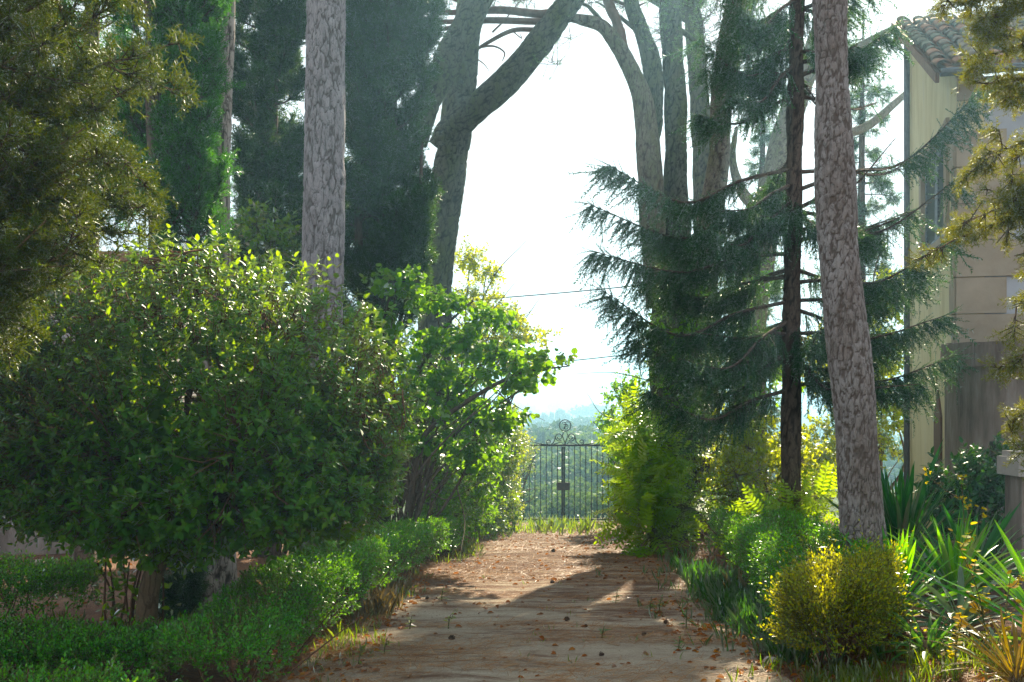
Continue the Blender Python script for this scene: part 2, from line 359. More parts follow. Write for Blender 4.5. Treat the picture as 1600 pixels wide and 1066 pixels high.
def needle_tuft(r, n=26, w=0.02):
    d = unit(r.normal(size=(n, 3)) + np.array([1.1, 0, 0.3])); B = np.stack([r.uniform(0, .25, n), 0 * d[:, 0], 0 * d[:, 0]], -1)
    return tri_blades(B, d, r.uniform(.7, 1, n), np.full(n, w), unit(r.normal(size=(n, 3))))
_r = np.random.default_rng(5)
CYP = [cypress_spray(_r) for _ in range(6)]
FLUF = [cypress_spray(_r, 9, 0.8, 0.05) for _ in range(6)]
TWIG = [needle_twig(_r) for _ in range(5)]
TUFT = [needle_tuft(_r) for _ in range(4)]
def scatter_multi(bulk, tmpls, pos, a, n, s):
    k = rng.integers(0, len(tmpls), len(pos)); s = np.broadcast_to(np.asarray(s, float), (len(pos),))
    for i, t in enumerate(tmpls):
        m = k == i
        if m.any(): bulk.scatter(t, pos[m], a[m], n[m], s[m])

# ---------------------------------------------------------------- trunks with real plates
def trunk_mesh(name, pts, radii, org, seg=40, step=0.05, plate=0.09, depth=0.018, stretch=2.4, lump=0.03, flare=0.0, seed=0, knots=(), rib=0.0, crack=0.24):
    """pts: world polyline; radii at the same points"""
    pts = np.asarray(pts, float); L = np.sum(np.linalg.norm(np.diff(pts, axis=0), axis=1)); n = max(6, int(L / step))
    C = spline(pts, n); tt = np.linspace(0, len(pts) - 1, n); R = np.interp(tt, np.arange(len(pts)), radii)
    if flare: 
        s = np.linspace(0, L, n); R = R * (1 + flare * np.exp(-s / 0.35))
    V, F = tube_arrays(C, R, seg); Nn = unit(V - np.repeat(C, seg, 0)); rel = np.empty(len(V)); off = np.empty(len(V))
    thv = np.tile(np.arange(seg) * 2 * math.pi / seg, n); sv = np.repeat(np.linspace(0, L, n), seg)
    for i, p in enumerate(V):
        q = Vector((p[0] / plate + seed * 17.3, p[1] / plate, p[2] / (plate * stretch)))
        q += 0.4 * mnoise.noise_vector(q * 1.1) + 0.22 * mnoise.noise_vector(q * 3.1)
        d = mnoise.voronoi(q)[0]; e = min(1.0, max(0.0, (d[1] - d[0]) / crack)); e = e * e * (3 - 2 * e)
        rel[i] = e
        off[i] = depth * (e - 1) + lump * mnoise.noise(Vector((p[0] * 1.6 + seed, p[1] * 1.6, p[2] * 1.1))) + depth * .7 * mnoise.noise(q * 0.35)
    if rib: off += rib * np.exp(-sv / 0.8) * np.cos(thv * 5 + seed)
    for (s0, th0, kr) in knots:
        dd = np.hypot((sv - s0), ((thv - th0 + math.pi) % (2 * math.pi) - math.pi) * R.mean())
        off += 0.03 * np.exp(-(dd / (kr * 1.7)) ** 2) - 0.085 * np.exp(-(dd / (kr * .7)) ** 2)
        rel = np.where(dd < kr * .75, 0.0, rel)
    V = V + Nn * off[:, None]
    me = mesh_np(name, V - np.asarray(org, float), F)
    at = me.attributes.new('relief', 'FLOAT', 'POINT'); at.data.foreach_set('value', rel.astype(np.float32))
    return me
def attr_one(me, val=1.0):
    at = me.attributes.new('relief', 'FLOAT', 'POINT'); at.data.foreach_set('value', np.full(len(me.vertices), val, np.float32)); return me
# ---------------------------------------------------------------- ground, driveway, far slope, haze
def ground_mat():
    m, t, o = new_mat('ground')
    v = coords(t); n1 = noise_n(t, 1.2, 7, 0.65, v); n2 = noise_n(t, 26, 6, 0.7, v)
    a = ramp(t, [(0.32, (0.10, 0.058, 0.04)), (0.5, (0.19, 0.115, 0.082)), (0.68, (0.27, 0.18, 0.135))], n1.outputs['Fac']).outputs[0]
    b = ramp(t, [(0.3, (0.5, 0.45, 0.42)), (0.7, (1.3, 1.25, 1.2))], n2.outputs['Fac']).outputs[0]
    near = mixc(t, 0.8, a, b, 'MULTIPLY')
    n3 = noise_n(t, 0.12, 6, 0.6, v)
    far = ramp(t, [(0.35, (0.045, 0.075, 0.026)), (0.55, (0.10, 0.12, 0.04)), (0.7, (0.17, 0.15, 0.07))], n3.outputs['Fac']).outputs[0]
    sx = t.nodes.new("ShaderNodeSeparateXYZ"); t.links.new(v, sx.inputs[0])
    mr = t.nodes.new("ShaderNodeMapRange"); mr.inputs[1].default_value = 25.5; mr.inputs[2].default_value = 30; t.links.new(sx.outputs['Y'], mr.inputs[0])
    c = mixc(t, mr.outputs[0], near, far)
    p = t.nodes.new("ShaderNodeBsdfPrincipled"); p.inputs['Roughness'].default_value = 0.95; p.inputs['Specular IOR Level'].default_value = 0.1
    bp = t.nodes.new("ShaderNodeBump"); bp.inputs['Strength'].default_value = 0.9; bp.inputs['Distance'].default_value = 0.03
    n4 = noise_n(t, 60, 5, 0.75, v); t.links.new(n4.outputs['Fac'], bp.inputs['Height'])
    t.links.new(bp.outputs[0], p.inputs['Normal']); t.links.new(c, p.inputs['Base Color']); t.links.new(p.outputs[0], o.inputs[0]); return m
def path_mat():
    m, t, o = new_mat('driveway')
    v = coords(t, (0.75, 2.6, 1)); v1 = coords(t)
    n1 = noise_n(t, 1.5, 14, 0.80, v); n2 = noise_n(t, 70, 6, 0.8, v1); n3 = noise_n(t, 0.42, 4, 0.6, v1)
    sx = t.nodes.new("ShaderNodeSeparateXYZ"); t.links.new(v1, sx.inputs[0])
    # more fallen needles towards the gate and along the edges, pale sand where wheels keep it clear
    mr = t.nodes.new("ShaderNodeMapRange"); mr.inputs[1].default_value = 7.0; mr.inputs[2].default_value = 13.0
    mr.inputs[3].default_value = 0.045; mr.inputs[4].default_value = -0.10; t.links.new(sx.outputs['Y'], mr.inputs[0])
    ad = t.nodes.new("ShaderNodeMath"); t.links.new(n1.outputs['Fac'], ad.inputs[0]); t.links.new(mr.outputs[0], ad.inputs[1])
    ad2 = t.nodes.new("ShaderNodeMath"); ad2.operation = 'MULTIPLY_ADD'; t.links.new(n3.outputs['Fac'], ad2.inputs[0]); ad2.inputs[1].default_value = 0.35; t.links.new(ad.outputs[0], ad2.inputs[2])
    a = ramp(t, [(0.53, (0.14, 0.08, 0.053)), (0.62, (0.22, 0.145, 0.10)), (0.68, (0.38, 0.33, 0.255)), (0.80, (0.48, 0.435, 0.345))], ad2.outputs[0]).outputs[0]
    b = ramp(t, [(0.3, (0.55, 0.5, 0.47)), (0.7, (1.25, 1.22, 1.2))], n2.outputs['Fac']).outputs[0]
    c = mixc(t, 0.75, a, b, 'MULTIPLY')
    p = t.nodes.new("ShaderNodeBsdfPrincipled"); p.inputs['Roughness'].default_value = 0.92; p.inputs['Specular IOR Level'].default_value = 0.12
    bp = t.nodes.new("ShaderNodeBump"); bp.inputs['Strength'].default_value = 0.8; bp.inputs['Distance'].default_value = 0.04
    sm = t.nodes.new("ShaderNodeMath"); t.links.new(n1.outputs['Fac'], sm.inputs[0]); t.links.new(n2.outputs['Fac'], sm.inputs[1]); t.links.new(sm.outputs[0], bp.inputs['Height'])
    t.links.new(bp.outputs[0], p.inputs['Normal']); t.links.new(c, p.inputs['Base Color']); t.links.new(p.outputs[0], o.inputs[0]); return m
def grid_mesh(name, X, Y, Z):
    ny, nx = X.shape; V = np.stack([X, Y, Z], -1).reshape(-1, 3)
    i = np.arange(ny - 1)[:, None] * nx; j = np.arange(nx - 1)[None]
    F = np.stack([i + j, i + j + 1, i + j + nx + 1, i + j + nx], -1).reshape(-1, 4); return mesh_np(name, V, F)
gx = np.sinh(np.linspace(-1, 1, 241) * 6.6) / math.sinh(6.6) * 620 + 1.0
gy = np.concatenate([np.linspace(-40, 2, 20), np.linspace(2.2, 27, 170), 27 + 900 * (np.linspace(0, 1, 91)[1:] ** 2.4)])
GX, GY = np.meshgrid(gx, gy)
tag(link('ground', grid_mesh('ground', GX, GY, zg(GX, GY)), ground_mat(), smooth=True), kind='structure')
py_ = np.linspace(1.0, 26.5, 210); l_, r_ = path_edges(py_)
wob = np.array([mnoise.noise(Vector((0, y * 1.4, 0))) for y in py_]) * .16; wob2 = np.array([mnoise.noise(Vector((9, y * 1.4, 0))) for y in py_]) * .16
u_ = np.linspace(0, 1, 50); PX = (l_ + wob)[:, None] * (1 - u_) + (r_ + wob2)[:, None] * u_; PY = np.repeat(py_[:, None], 50, 1)
tag(link('driveway', grid_mesh('driveway', PX, PY, zg(PX, PY) + 0.004 + 0.01 * np.sin(u_ * math.pi) ** 0.5), path_mat(), smooth=True), kind='structure')

hz, ht, ho = new_mat('haze')
pv = ht.nodes.new("ShaderNodeVolumePrincipled"); pv.inputs['Color'].default_value = (0.36, 0.70, 1.0, 1); pv.inputs['Density'].default_value = 0.0027
pv.inputs['Anisotropy'].default_value = 0.62
ht.links.new(pv.outputs[0], ho.inputs['Volume'])
g = Geo(); g.box((0, 430, 4), (1300, 1010, 42)); tag(geo_obj('haze', g, hz), kind='stuff')

# ---------------------------------------------------------------- trees and scrub beyond the gate
def far_blob(n, size, rad, seed, squash=1.0, lumps=0.35):
    r = np.random.default_rng(seed); d = unit(r.normal(size=(n, 3))); d[:, 2] = np.abs(d[:, 2]) * .9 - .25 * r.random(n)
    lum = np.array([1 + lumps * mnoise.noise(Vector(q * 2.2) + Vector((seed, 0, 0))) for q in d])
    p = d * np.array(rad) * (lum * r.uniform(.72, 1.0, n))[:, None]; p[:, 2] *= squash
    b = Bulk(); b.scatter(BROAD, p, unit(r.normal(size=(n, 3))), unit(d + r.normal(size=(n, 3)) * .7), r.uniform(.7, 1.3, n) * size); return b
FAR_MESH = {}
def far_mesh(key, maker):
    if key not in FAR_MESH: FAR_MESH[key] = maker()
    return FAR_MESH[key]
def far_tree(name, cat, label, x, y, crown, crown_mat, trunk_h, tr, scale, group, zs=None):
    z = float(zg(x, y)); t = thing(name, label, cat, (x, y, z), group)
    me = FAR_MESH.get((crown,))
    c = link('crown', me, crown_mat, t, (0, 0, trunk_h * scale)); c.scale = (scale, scale, scale if zs is None else zs)
    b = Bulk(); b.tube([(0, 0, -.4), (0.1, 0, trunk_h * .5 * scale), (0, 0, (trunk_h + .8) * scale)], [tr * 1.3, tr, tr * .7], 7)
    link('trunk', b.mesh('trunk'), M['dark_bark'] , t); attr_one(t.children[-1].data)
    return t
for k in range(3):
    FAR_MESH[('umb%d' % k,)] = far_blob(1500, .55, (4.2, 4.2, 1.9), 31 + k, 1.0, .5).mesh('crown')
    FAR_MESH[('rnd%d' % k,)] = far_blob(1500, .5, (3, 3, 3.0), 41 + k, 1.0, .55).mesh('crown')
    FAR_MESH[('bush%d' % k,)] = far_blob(1300, .22, (1.5, 1.5, 1.5), 51 + k, 1.0, .6).mesh('crown')
def col_mesh(seed):
    r = np.random.default_rng(seed); n = 700; h = r.random(n); th = r.uniform(0, 6.28, n); rr = .95 * np.sqrt(np.clip(1 - h, 0, 1)) * (.4 + .6 * np.minimum(1, h * 6)) * r.uniform(.7, 1, n)
    p = np.stack([rr * np.cos(th), rr * np.sin(th), h * 11], -1); b = Bulk()
    b.scatter(BROAD, p, unit(np.stack([np.cos(th) * .3, np.sin(th) * .3, np.ones(n)], -1)), rnd(n), r.uniform(.5, 1.0, n)); return b.mesh('crown')
FAR_MESH[('col0',)] = col_mesh(3); FAR_MESH[('col1',)] = col_mesh(4)
G1 = 'umbrella pines on the hazy plain'
far_tree('umbrella_pine', 'pine tree', 'broad dark umbrella pine directly behind the left half of the gate crest', 4.3, 92, 'umb0', M['far_tree'], 3.6, .28, 1.05, G1)
far_tree('umbrella_pine', 'pine tree', 'rounded umbrella pine far behind the gate, right of the monogram ring', 14.2, 190, 'umb1', M['far_tree'], 6.0, .4, 1.15, G1)
far_tree('umbrella_pine', 'pine tree', 'umbrella pine further back, left of the gate crest and below the cypress row', 7.0, 170, 'umb2', M['far_tree'], 4.9, .4, 1.2, G1)
far_tree('umbrella_pine', 'pine tree', 'umbrella pine beyond the gate close to the bushes on its right', 13.4, 135, 'rnd1', M['far_tree'], 3.2, .35, .95, G1)
far_tree('umbrella_pine', 'pine tree', 'pale hazy umbrella pine, the farthest one over the right gate leaf', 24, 300, 'umb0', M['far_tree'], 7.0, .5, 1.5, G1)
for i, (px, pt, Y) in enumerate([(829, 647, 260), (836, 651, 262), (842, 654, 265), (849, 650, 258), (854, 653, 266), (862, 649, 262), (871, 646, 255), (875, 644, 258), (880, 646, 262), (887, 651, 268)]):
    q = P(px, pt, Y); z = float(zg(q[0], Y)); h = (q[2] - z)
    t = thing('cypress', 'slender dark cypress in the hazy row above the gate, between its neighbours in the line', 'cypress tree', (q[0], Y, z), 'cypresses in the hazy row beyond the gate')
    c = link('crown', FAR_MESH[('col%d' % (i % 2),)], M['far_tree'], t, (0, 0, .3)); c.scale = (1.05, 1.05, h / 11)
    b = Bulk(); b.tube([(0, 0, -.3), (0, 0, 1.5)], [.2, .18], 6); o = link('trunk', b.mesh('trunk'), M['dark_bark'], t); attr_one(o.data)
# nearer round trees and scrub on the slope
NB = [(3.2, 52, 1.0, 'bush0'), (5.4, 50, 1.0, 'bush1'), (1.2, 48, .95, 'bush2'), (7.4, 52, 1.2, 'bush0'), (4.6, 62, 1.5, 'bush1'), (2.0, 64, 1.4, 'bush2'), (6.6, 66, 1.5, 'bush0'), (9.0, 60, 1.4, 'bush1'),
      (-0.6, 54, 1.1, 'bush0'), (4.0, 43, .8, 'bush2'), (2.2, 41, .7, 'bush0'), (0.2, 42, .75, 'bush1'), (-2.2, 48, 1.1, 'bush1'), (10.6, 56, 1.3, 'bush2'), (3.4, 76, 1.9, 'bush2'), (7.8, 78, 1.9, 'bush1'), (-1.8, 70, 1.6, 'bush1'), (5.9, 84, 2.2, 'bush0'), (2.6, 44, .75, 'bush1'), (5.0, 46, .9, 'bush2')]
for i, (x, y, s, k) in enumerate(NB):
    far_tree('scrub_bush', 'bush', 'round olive green scrub bush on the slope seen through the gate bars', x, y, k, M['far_scrub'], .9, .07, s, 'scrub bushes on the slope below the gate')
# everything farther reads as one wood
b = Bulk(); r = np.random.default_rng(9)
tx = []; 
for Y0, Y1, n in ((80, 160, 150), (160, 320, 260), (320, 880, 420)):
    ys = r.uniform(Y0, Y1, n); xs = r.uniform(-.45, .5, n) * ys * 1.0 + r.uniform(-8, 8, n)
    # leave the built pines and cypresses free
    for x, y in zip(xs, ys):
        rr = r.uniform(2.0, 4.2) * (1 + y / 900); h = r.uniform(2.4, 5.2) * (1 + y / 1000); 
        if y < 160: h *= .5
        m = int(190 if y < 160 else 110); d = unit(r.normal(size=(m, 3))); d[:, 2] = np.abs(d[:, 2])
        p = d * np.array([rr, rr, h * .8]) * r.uniform(.75, 1, m)[:, None] + np.array([x, y, float(zg(x, y)) + .6])
        b.scatter(OVAL if y < 160 else BROAD, p, unit(r.normal(size=(m, 3))), unit(d + r.normal(size=(m, 3)) * .5), r.uniform(1.0, 1.8, m) * (.9 if y < 160 else 1.5 + y / 500))
tag(link('far_woodland', b.mesh('far_woodland'), M['far_tree']), kind='stuff')

# ---------------------------------------------------------------- house on the right
plaster = plain_mat('cream_plaster', (0.60, 0.53, 0.29), (0.78, 0.71, 0.46), 2.6, 0.9, 0.35, (1, 1, .22), 0, .01, (0.68, 0.63, 0.45))
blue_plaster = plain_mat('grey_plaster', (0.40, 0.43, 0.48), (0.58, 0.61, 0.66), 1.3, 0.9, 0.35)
stone = plain_mat('quoin_stone', (0.36, 0.29, 0.21), (0.50, 0.42, 0.32), 2.2, 0.85, 0.4)
shut = plain_mat('shutter_paint', (0.10, 0.12, 0.16), (0.13, 0.155, 0.20), 9, 0.5, 0.1)
wood = plain_mat('eave_wood', (0.16, 0.07, 0.03), (0.26, 0.12, 0.05), 7, 0.7, 0.3)
tilem = [plain_mat('roof_tile_%s' % n, a, c, 12, 0.85, 0.4) for n, a, c in (('grey', (0.16, 0.14, 0.11), (0.27, 0.22, 0.17)), ('green', (0.13, 0.14, 0.10), (0.23, 0.22, 0.16)), ('red', (0.30, 0.16, 0.105), (0.40, 0.24, 0.16)))]
zinc = plain_mat('gutter_zinc', (0.10, 0.11, 0.13), (0.17, 0.18, 0.20), 10, 0.45, 0.1, (1, 1, 1), 0.6)
oldwall = plain_mat('weathered_render', (0.13, 0.10, 0.085), (0.30, 0.25, 0.22), 3.2, 0.95, 0.6, (1.6, 1.6, .35), 0, .02, (0.42, 0.38, 0.36))
CO = np.array([6.08, 14.0, 0.0]); U = np.array([0.9713, -0.2379, 0]); VV = np.array([0.2379, 0.9713, 0]); K = np.array([0, 0, 1.0])
ZB = float(zg(6.1, 14)) - .3
H = thing('house', 'cream plastered villa with stone quoins and clay tiled roof behind the trees', 'house', (CO[0], CO[1], ZB))
HO = np.array([CO[0], CO[1], ZB]); AX = np.array([U, VV, K])
def hp(u, v, z): return CO + U * u + VV * v + K * z
def hbox(g, u0, u1, v0, v1, z0, z1): return g.box(hp((u0 + u1) / 2, (v0 + v1) / 2, (z0 + z1) / 2), (u1 - u0, v1 - v0, z1 - z0), AX)
EZ, RV, BV, PT = 6.0, 4.5, 4.9, 0.5
g = Geo()
# gable wall (with the window opening left free), as one wall with a peaked top
W0, W1, Z0, Z1 = 0.75, 2.95, 3.95, 5.45
def gq(a, b_, c, d, th=.35):
    V = [hp(0, *a), hp(0, *b_), hp(0, *c), hp(0, *d), hp(th, *a), hp(th, *b_), hp(th, *c), hp(th, *d)]
    g.add(V, [(0, 3, 2, 1), (4, 5, 6, 7), (0, 1, 5, 4), (1, 2, 6, 5), (2, 3, 7, 6), (3, 0, 4, 7)])
def rz(v): return EZ + PT * min(v, 2 * RV - v)
gq((0.0, ZB), (W0, ZB), (W0, rz(W0)), (0.0, rz(0)))
gq((W0, ZB), (W1, ZB), (W1, Z0), (W0, Z0)); gq((W0, Z1), (W1, Z1), (W1, rz(W1)), (W0, rz(W0)))
gq((W1, ZB), (RV, ZB), (RV, rz(RV)), (W1, rz(W1))); gq((RV, ZB), (BV, ZB), (BV, rz(BV)), (RV, rz(RV)))
geo_obj('gable_wall', g, plaster, H, HO)
g = Geo(); hbox(g, .352, 7.5, 0.002, .35, ZB, EZ); hbox(g, .352, 7.5, BV - .35, BV, ZB, EZ + .6); hbox(g, 7.2, 7.5, .352, BV - .352, ZB, EZ); geo_obj('wall', g, blue_plaster, H, HO)
qm = None
for i in range(13):
    z0 = ZB + .05 + i * .5
    if z0 + .48 > EZ - .3: break
    g = Geo(); w_ = .62 if i % 2 else .86; jit = .006 * (i * 7 % 3); hbox(g, -.012, w_, -.035 - jit, -.003 + .005, z0, z0 + .485); geo_obj('quoin', g, stone, H, HO)
    g = Geo(); w_ = .34 if i % 2 else .2; hbox(g, -.035 - jit, -.003, -.0, w_, z0 + .004, z0 + .482); geo_obj('quoin', g, stone, H, HO)
g = Geo(); hbox(g, .0, 6.5, -.06, -.004, EZ - .32, EZ - .03); geo_obj('cornice', g, stone, H, HO)
g = Geo()
hbox(g, -.05, .06, W0 - .2, W0 + .004, Z0 - .12, Z1 + .16); hbox(g, -.05, .06, W1 - .004, W1 + .2, Z0 - .12, Z1 + .16); hbox(g, -.045, .06, W0 + .004, W1 - .004, Z1, Z1 + .15); hbox(g, -.09, .06, W0 + .004, W1 - .004, Z0 - .12, Z0)
wf = geo_obj('window', g, stone, H, HO)
for s in (0, 1):
    a = W0 + .02 + s * (W1 - W0) / 2; bb = a + (W1 - W0) / 2 - .04
    g = Geo(); hbox(g, .02, .06, a, a + .1, Z0 + .02, Z1 - .02); hbox(g, .02, .06, bb - .1, bb, Z0 + .02, Z1 - .02); hbox(g, .022, .058, a + .1, bb - .1, Z0 + .02, Z0 + .14); hbox(g, .022, .058, a + .1, bb - .1, Z1 - .14, Z1 - .02)
    for k in range(20):
        z = Z0 + .17 + k * (Z1 - Z0 - .34) / 19; g.box(hp(.045, (a + bb) / 2, z), (.05, bb - a - .2, .012), np.array([U * .7 - K * .7, VV, U * .7 + K * .7]))
    o = geo_obj('shutter', g, shut, H, HO); o.parent = wf
g = Geo(); hbox(g, -.03, .03, 1.15, 1.75, ZB, 1.35); g.add([hp(-.03, 1.15, 1.35), hp(-.03, 1.75, 1.35), hp(-.03, 1.45, 1.75), hp(.03, 1.15, 1.35), hp(.03, 1.75, 1.35), hp(.03, 1.45, 1.75)], [(0, 2, 1), (3, 4, 5), (1, 2, 5, 4), (2, 0, 3, 5)])
geo_obj('pointed_panel', g, plain_mat('brown_panel', (0.12, 0.065, 0.04), (0.19, 0.10, 0.06), 5, 0.7, 0.3, (3, 3, .3)), H, HO)  # narrow brown pointed shape, built as a flat panel on the gable
g = Geo(); g.tube([hp(-.07, BV - .45, ZB), hp(-.07, BV - .45, EZ + PT * (BV - .5) - .15)], .055, 8); geo_obj('drainpipe', g, zinc, H, HO)
# roof: deck, rafters, gutter, barrel tiles
n_r = unit(K - VV * -PT * -1 if False else K * 1.0 - VV * PT); s_r = unit(VV + K * PT)
def rp(u, s, h=0.0): return hp(u, -.38, EZ - .02) + s_r * s + n_r * h
LS = (RV + .38) * math.sqrt(1 + PT * PT)
g = Geo(); A3 = np.array([U, s_r, n_r]); g.box(rp(3.4, LS / 2, -.02), (7.3, LS, .05), A3)
s_b = unit(-VV + K * PT); n_b = unit(K + VV * PT); LB = (BV + .06 - RV) * math.sqrt(1 + PT * PT)
top = rp(3.4, LS, -.02); g.box(top - s_b * LB / 2 - n_b * .006, (7.3, LB, .05), np.array([U, s_b, n_b]))
roof = geo_obj('roof', g, wood, H, HO)
g = Geo(); g.box(rp(-.30, LS / 2, -.07), (.05, LS, .13), A3); geo_obj('bargeboard', g, wood, roof, HO).parent = roof
def gutter():
    V = []; F = []; 
    for i, u in enumerate((-.28, 6.9)):
        for k in range(7):
            th = math.pi + k * math.pi / 6; V.append(hp(u, -.47 + .075 * math.cos(th), EZ - .03 + .075 * math.sin(th)))
    for k in range(6): F.append((k, k + 1, 8 + k, 7 + k))
    g = Geo(); g.add(V, F); hbox(g, -.285, 6.9, -.552, -.538, EZ - .04, EZ - .015); return g
geo_obj('gutter', gutter(), zinc, H, HO)
def tile_mesh(L=.42, w0=.105, w1=.085, up=True):
    V = []; F = []; n = 7
    for j, (y, w_) in enumerate(((0, w0), (L, w1))):
        for rr in (1.0, .86):
            for k in range(n):
                th = k * math.pi / (n - 1); x = math.cos(th) * w_ * rr; z = math.sin(th) * w_ * rr * .72
                V.append((x, y, z if up else -z))
    for k in range(n - 1):
        F += [(k, k + 1, 2 * n + k + 1, 2 * n + k), (n + k, 3 * n + k, 3 * n + k + 1, n + k + 1), (k, n + k, n + k + 1, k + 1)]
    F += [(0, 2 * n, 3 * n, n), (n - 1, 2 * n - 1, 4 * n - 1, 3 * n - 1)]
    me = bpy.data.meshes.new('tile'); me.from_pydata(V, [], F); me.update(); me.polygons.foreach_set('use_smooth', np.ones(len(F), bool)); return me
tms = []
for mt in tilem:
    me = tile_mesh(); me.materials.append(mt); tms.append(me)
pan = tile_mesh(.42, .11, .12, False); pan.materials.append(tilem[2])
Rm = Matrix((( *U, ), (*s_r,), (*n_r,))).transposed().to_4x4()
rt = np.random.default_rng(2)
for iu in range(14):
    u = -.24 + iu * .245
    for js in range(13):
        s = -.06 + js * .365
        for kind in (0, 1):
            if kind and iu == 13: continue
            me = pan if kind else tms[int(rt.choice([0, 0, 1, 1, 1, 2]))]
            o = bpy.data.objects.new('tile', me); COL.objects.link(o); o.parent = roof
            q = rp(u + (.122 if kind else 0) + rt.normal() * .006, s + rt.normal() * .012, .105 if kind else .095 + .014 * (1 - kind)) - HO
            o.matrix_local = Matrix.Translation(Vector(q)) @ Rm @ Matrix.Rotation(-.035 + rt.normal() * .02, 4, 'X') @ Matrix.Rotation(rt.normal() * .035, 4, 'Z')
g = Geo()
# ---------------------------------------------------------------- round annex and pillar
AC = np.array([7.25, 13.0]); AR = 1.62; AZ = ZB - .2
T = thing('annex', 'low round weathered annex with a stone coping against the corner of the villa', 'annex', (AC[0], AC[1], AZ))
def ring(g, r0, r1, z0, z1, a0, a1, n=40):
    V = []; F = []
    for i in range(n + 1):
        a = a0 + (a1 - a0) * i / n; c, s = math.cos(a), math.sin(a)
        V += [(AC[0] + r0 * c, AC[1] + r0 * s, z0), (AC[0] + r1 * c, AC[1] + r1 * s, z0), (AC[0] + r1 * c, AC[1] + r1 * s, z1), (AC[0] + r0 * c, AC[1] + r0 * s, z1)]
    for i in range(n):
        o = 4 * i
        for k in range(4): F.append((o + k, o + 4 + k, o + 4 + (k + 1) % 4, o + (k + 1) % 4))
    F += [(0, 1, 2, 3), (4 * n + 3, 4 * n + 2, 4 * n + 1, 4 * n)]
    return g.add(V, F)
A0, A1 = math.radians(150), math.radians(400); N0, N1 = math.radians(230), math.radians(262); AO = (AC[0], AC[1], AZ)
g = Geo(); ring(g, AR - .3, AR, AZ, 2.0, A0, N0, 30); ring(g, AR - .3, AR, AZ, 2.0, N1, A1, 40); ring(g, AR - .3, AR, 1.72, 2.0, N0, N1, 10); ring(g, AR - .3, AR - .12, AZ, 1.72, N0, N1, 10)
geo_obj('wall', g, oldwall, T, AO)
nb = 16
for i in range(nb):
    a = A0 + (A1 - A0) * i / nb; g = Geo(); ring(g, AR - .34, AR + .055 + .006 * (i % 3), 2.003, 2.30 + .012 * ((i * 5) % 3), a + .004, a + (A1 - A0) / nb - .004, 5); geo_obj('coping_stone', g, oldwall, T, AO)
pale = plain_mat('pale_stone', (0.36, 0.33, 0.31), (0.48, 0.45, 0.42), 6, 0.85, 0.3)
g = Geo(); ring(g, AR - .1, AR + .035, 1.60, 1.80, N0 - .05, N1 + .05, 8); geo_obj('lintel', g, pale, T, AO)
for a in (N0, N1): 
    g = Geo(); ring(g, AR - .11, AR + .02, AZ + .3, 1.597, a - .025, a + .025, 3); geo_obj('jamb', g, pale, T, AO)
g = Geo(); ring(g, AR - .1, AR + .02, .05, 1.1, math.radians(204), math.radians(207), 3); geo_obj('dark_strip', g, plain_mat('dark_green_strip', (.02, .025, .015), (.05, .055, .03)), T, AO)  # narrow dark strip standing slightly proud of the round wall
q = P(1592, 705, 9.0); zb = float(zg(q[0], 9))
Tp = thing('stone_pillar', 'short stone pillar with a pale square cap at the right edge of the garden', 'pillar', (q[0] + .1, 9, zb))
g = Geo(); g.box((q[0] + .1, 9, (zb + .95) / 2), (.3, .3, .95 - zb)); geo_obj('shaft', g, oldwall, Tp, (q[0] + .1, 9, zb))
g = Geo(); g.box((q[0] + .1, 9, 1.02), (.4, .4, .16)); g.box((q[0] + .1, 9, 1.125), (.34, .34, .05)); geo_obj('cap', g, pale, Tp, (q[0] + .1, 9, zb))
# ---------------------------------------------------------------- plastered building on the left
WL = thing('outbuilding', 'plain grey plastered outbuilding wall behind the round bush and conifers', 'outbuilding', (-9.5, 15.0, float(zg(-9, 15)) - .2))
g = Geo(); zb = float(zg(-9, 15)) - .2; g.box((-10.2, 17.0, (zb + 3.6) / 2), (9.6, 4, 3.6 - zb)); geo_obj('wall', g, plain_mat('grey_render', (0.33, 0.31, 0.32), (0.46, 0.44, 0.45), 1.4, 0.9, 0.4, c3=(0.40, 0.36, 0.33)), WL, (-9.5, 15, zb))
g = Geo(); g.box((-10.2, 14.97, zb + .35), (9.6, .05, .5)); geo_obj('plinth', g, oldwall, WL, (-9.5, 15, zb))
g = Geo(); g.box((-10.2, 17.0, 3.68), (10, 4.4, .14)); geo_obj('roof', g, tilem[2], WL, (-9.5, 15, zb))

# ---------------------------------------------------------------- iron gate
GY0 = 25.0; GC = (880 - 800) / 1600 * GY0; GB = float(zg(GC, GY0)); GT = EYE - (696 - HY) / FOC * GY0; HW = 1.30
GT_o = np.array([GC, GY0, GB])
GATE = thing('iron_gate', 'black wrought iron double gate with a scrolled crest at the end of the drive', 'gate', GT_o)
def gp(x, z): return np.array([GC + x, GY0, z])
g = Geo(); g.box(gp(0, GT), (2 * HW, .04, .045)); geo_obj('top_rail', g, M['iron'], GATE, GT_o)
g = Geo(); g.box(gp(0, GB + .1), (2 * HW, .03, .035)); geo_obj('bottom_rail', g, M['iron'], GATE, GT_o)
bar = None
for k in range(-9, 10):
    if k == 0: continue
    x = k * .138
    g = Geo(); g.tube([gp(x, GB + .05), gp(x, GT - .024)], .0115, 6); geo_obj('bar', g, M['iron'], GATE, GT_o)
for s in (-1, 1):
    g = Geo(); g.box(gp(s * .024, (GB + GT) / 2 - .01), (.042, .036, GT - GB - .05)); geo_obj('meeting_stile', g, M['iron'], GATE, GT_o)
    g = Geo(); g.box(gp(s * (HW - .02), (GB + GT) / 2), (.04, .04, GT - GB - .046)); geo_obj('hinge_stile', g, M['iron'], GATE, GT_o)
lz = EYE - (760 - HY) / FOC * GY0
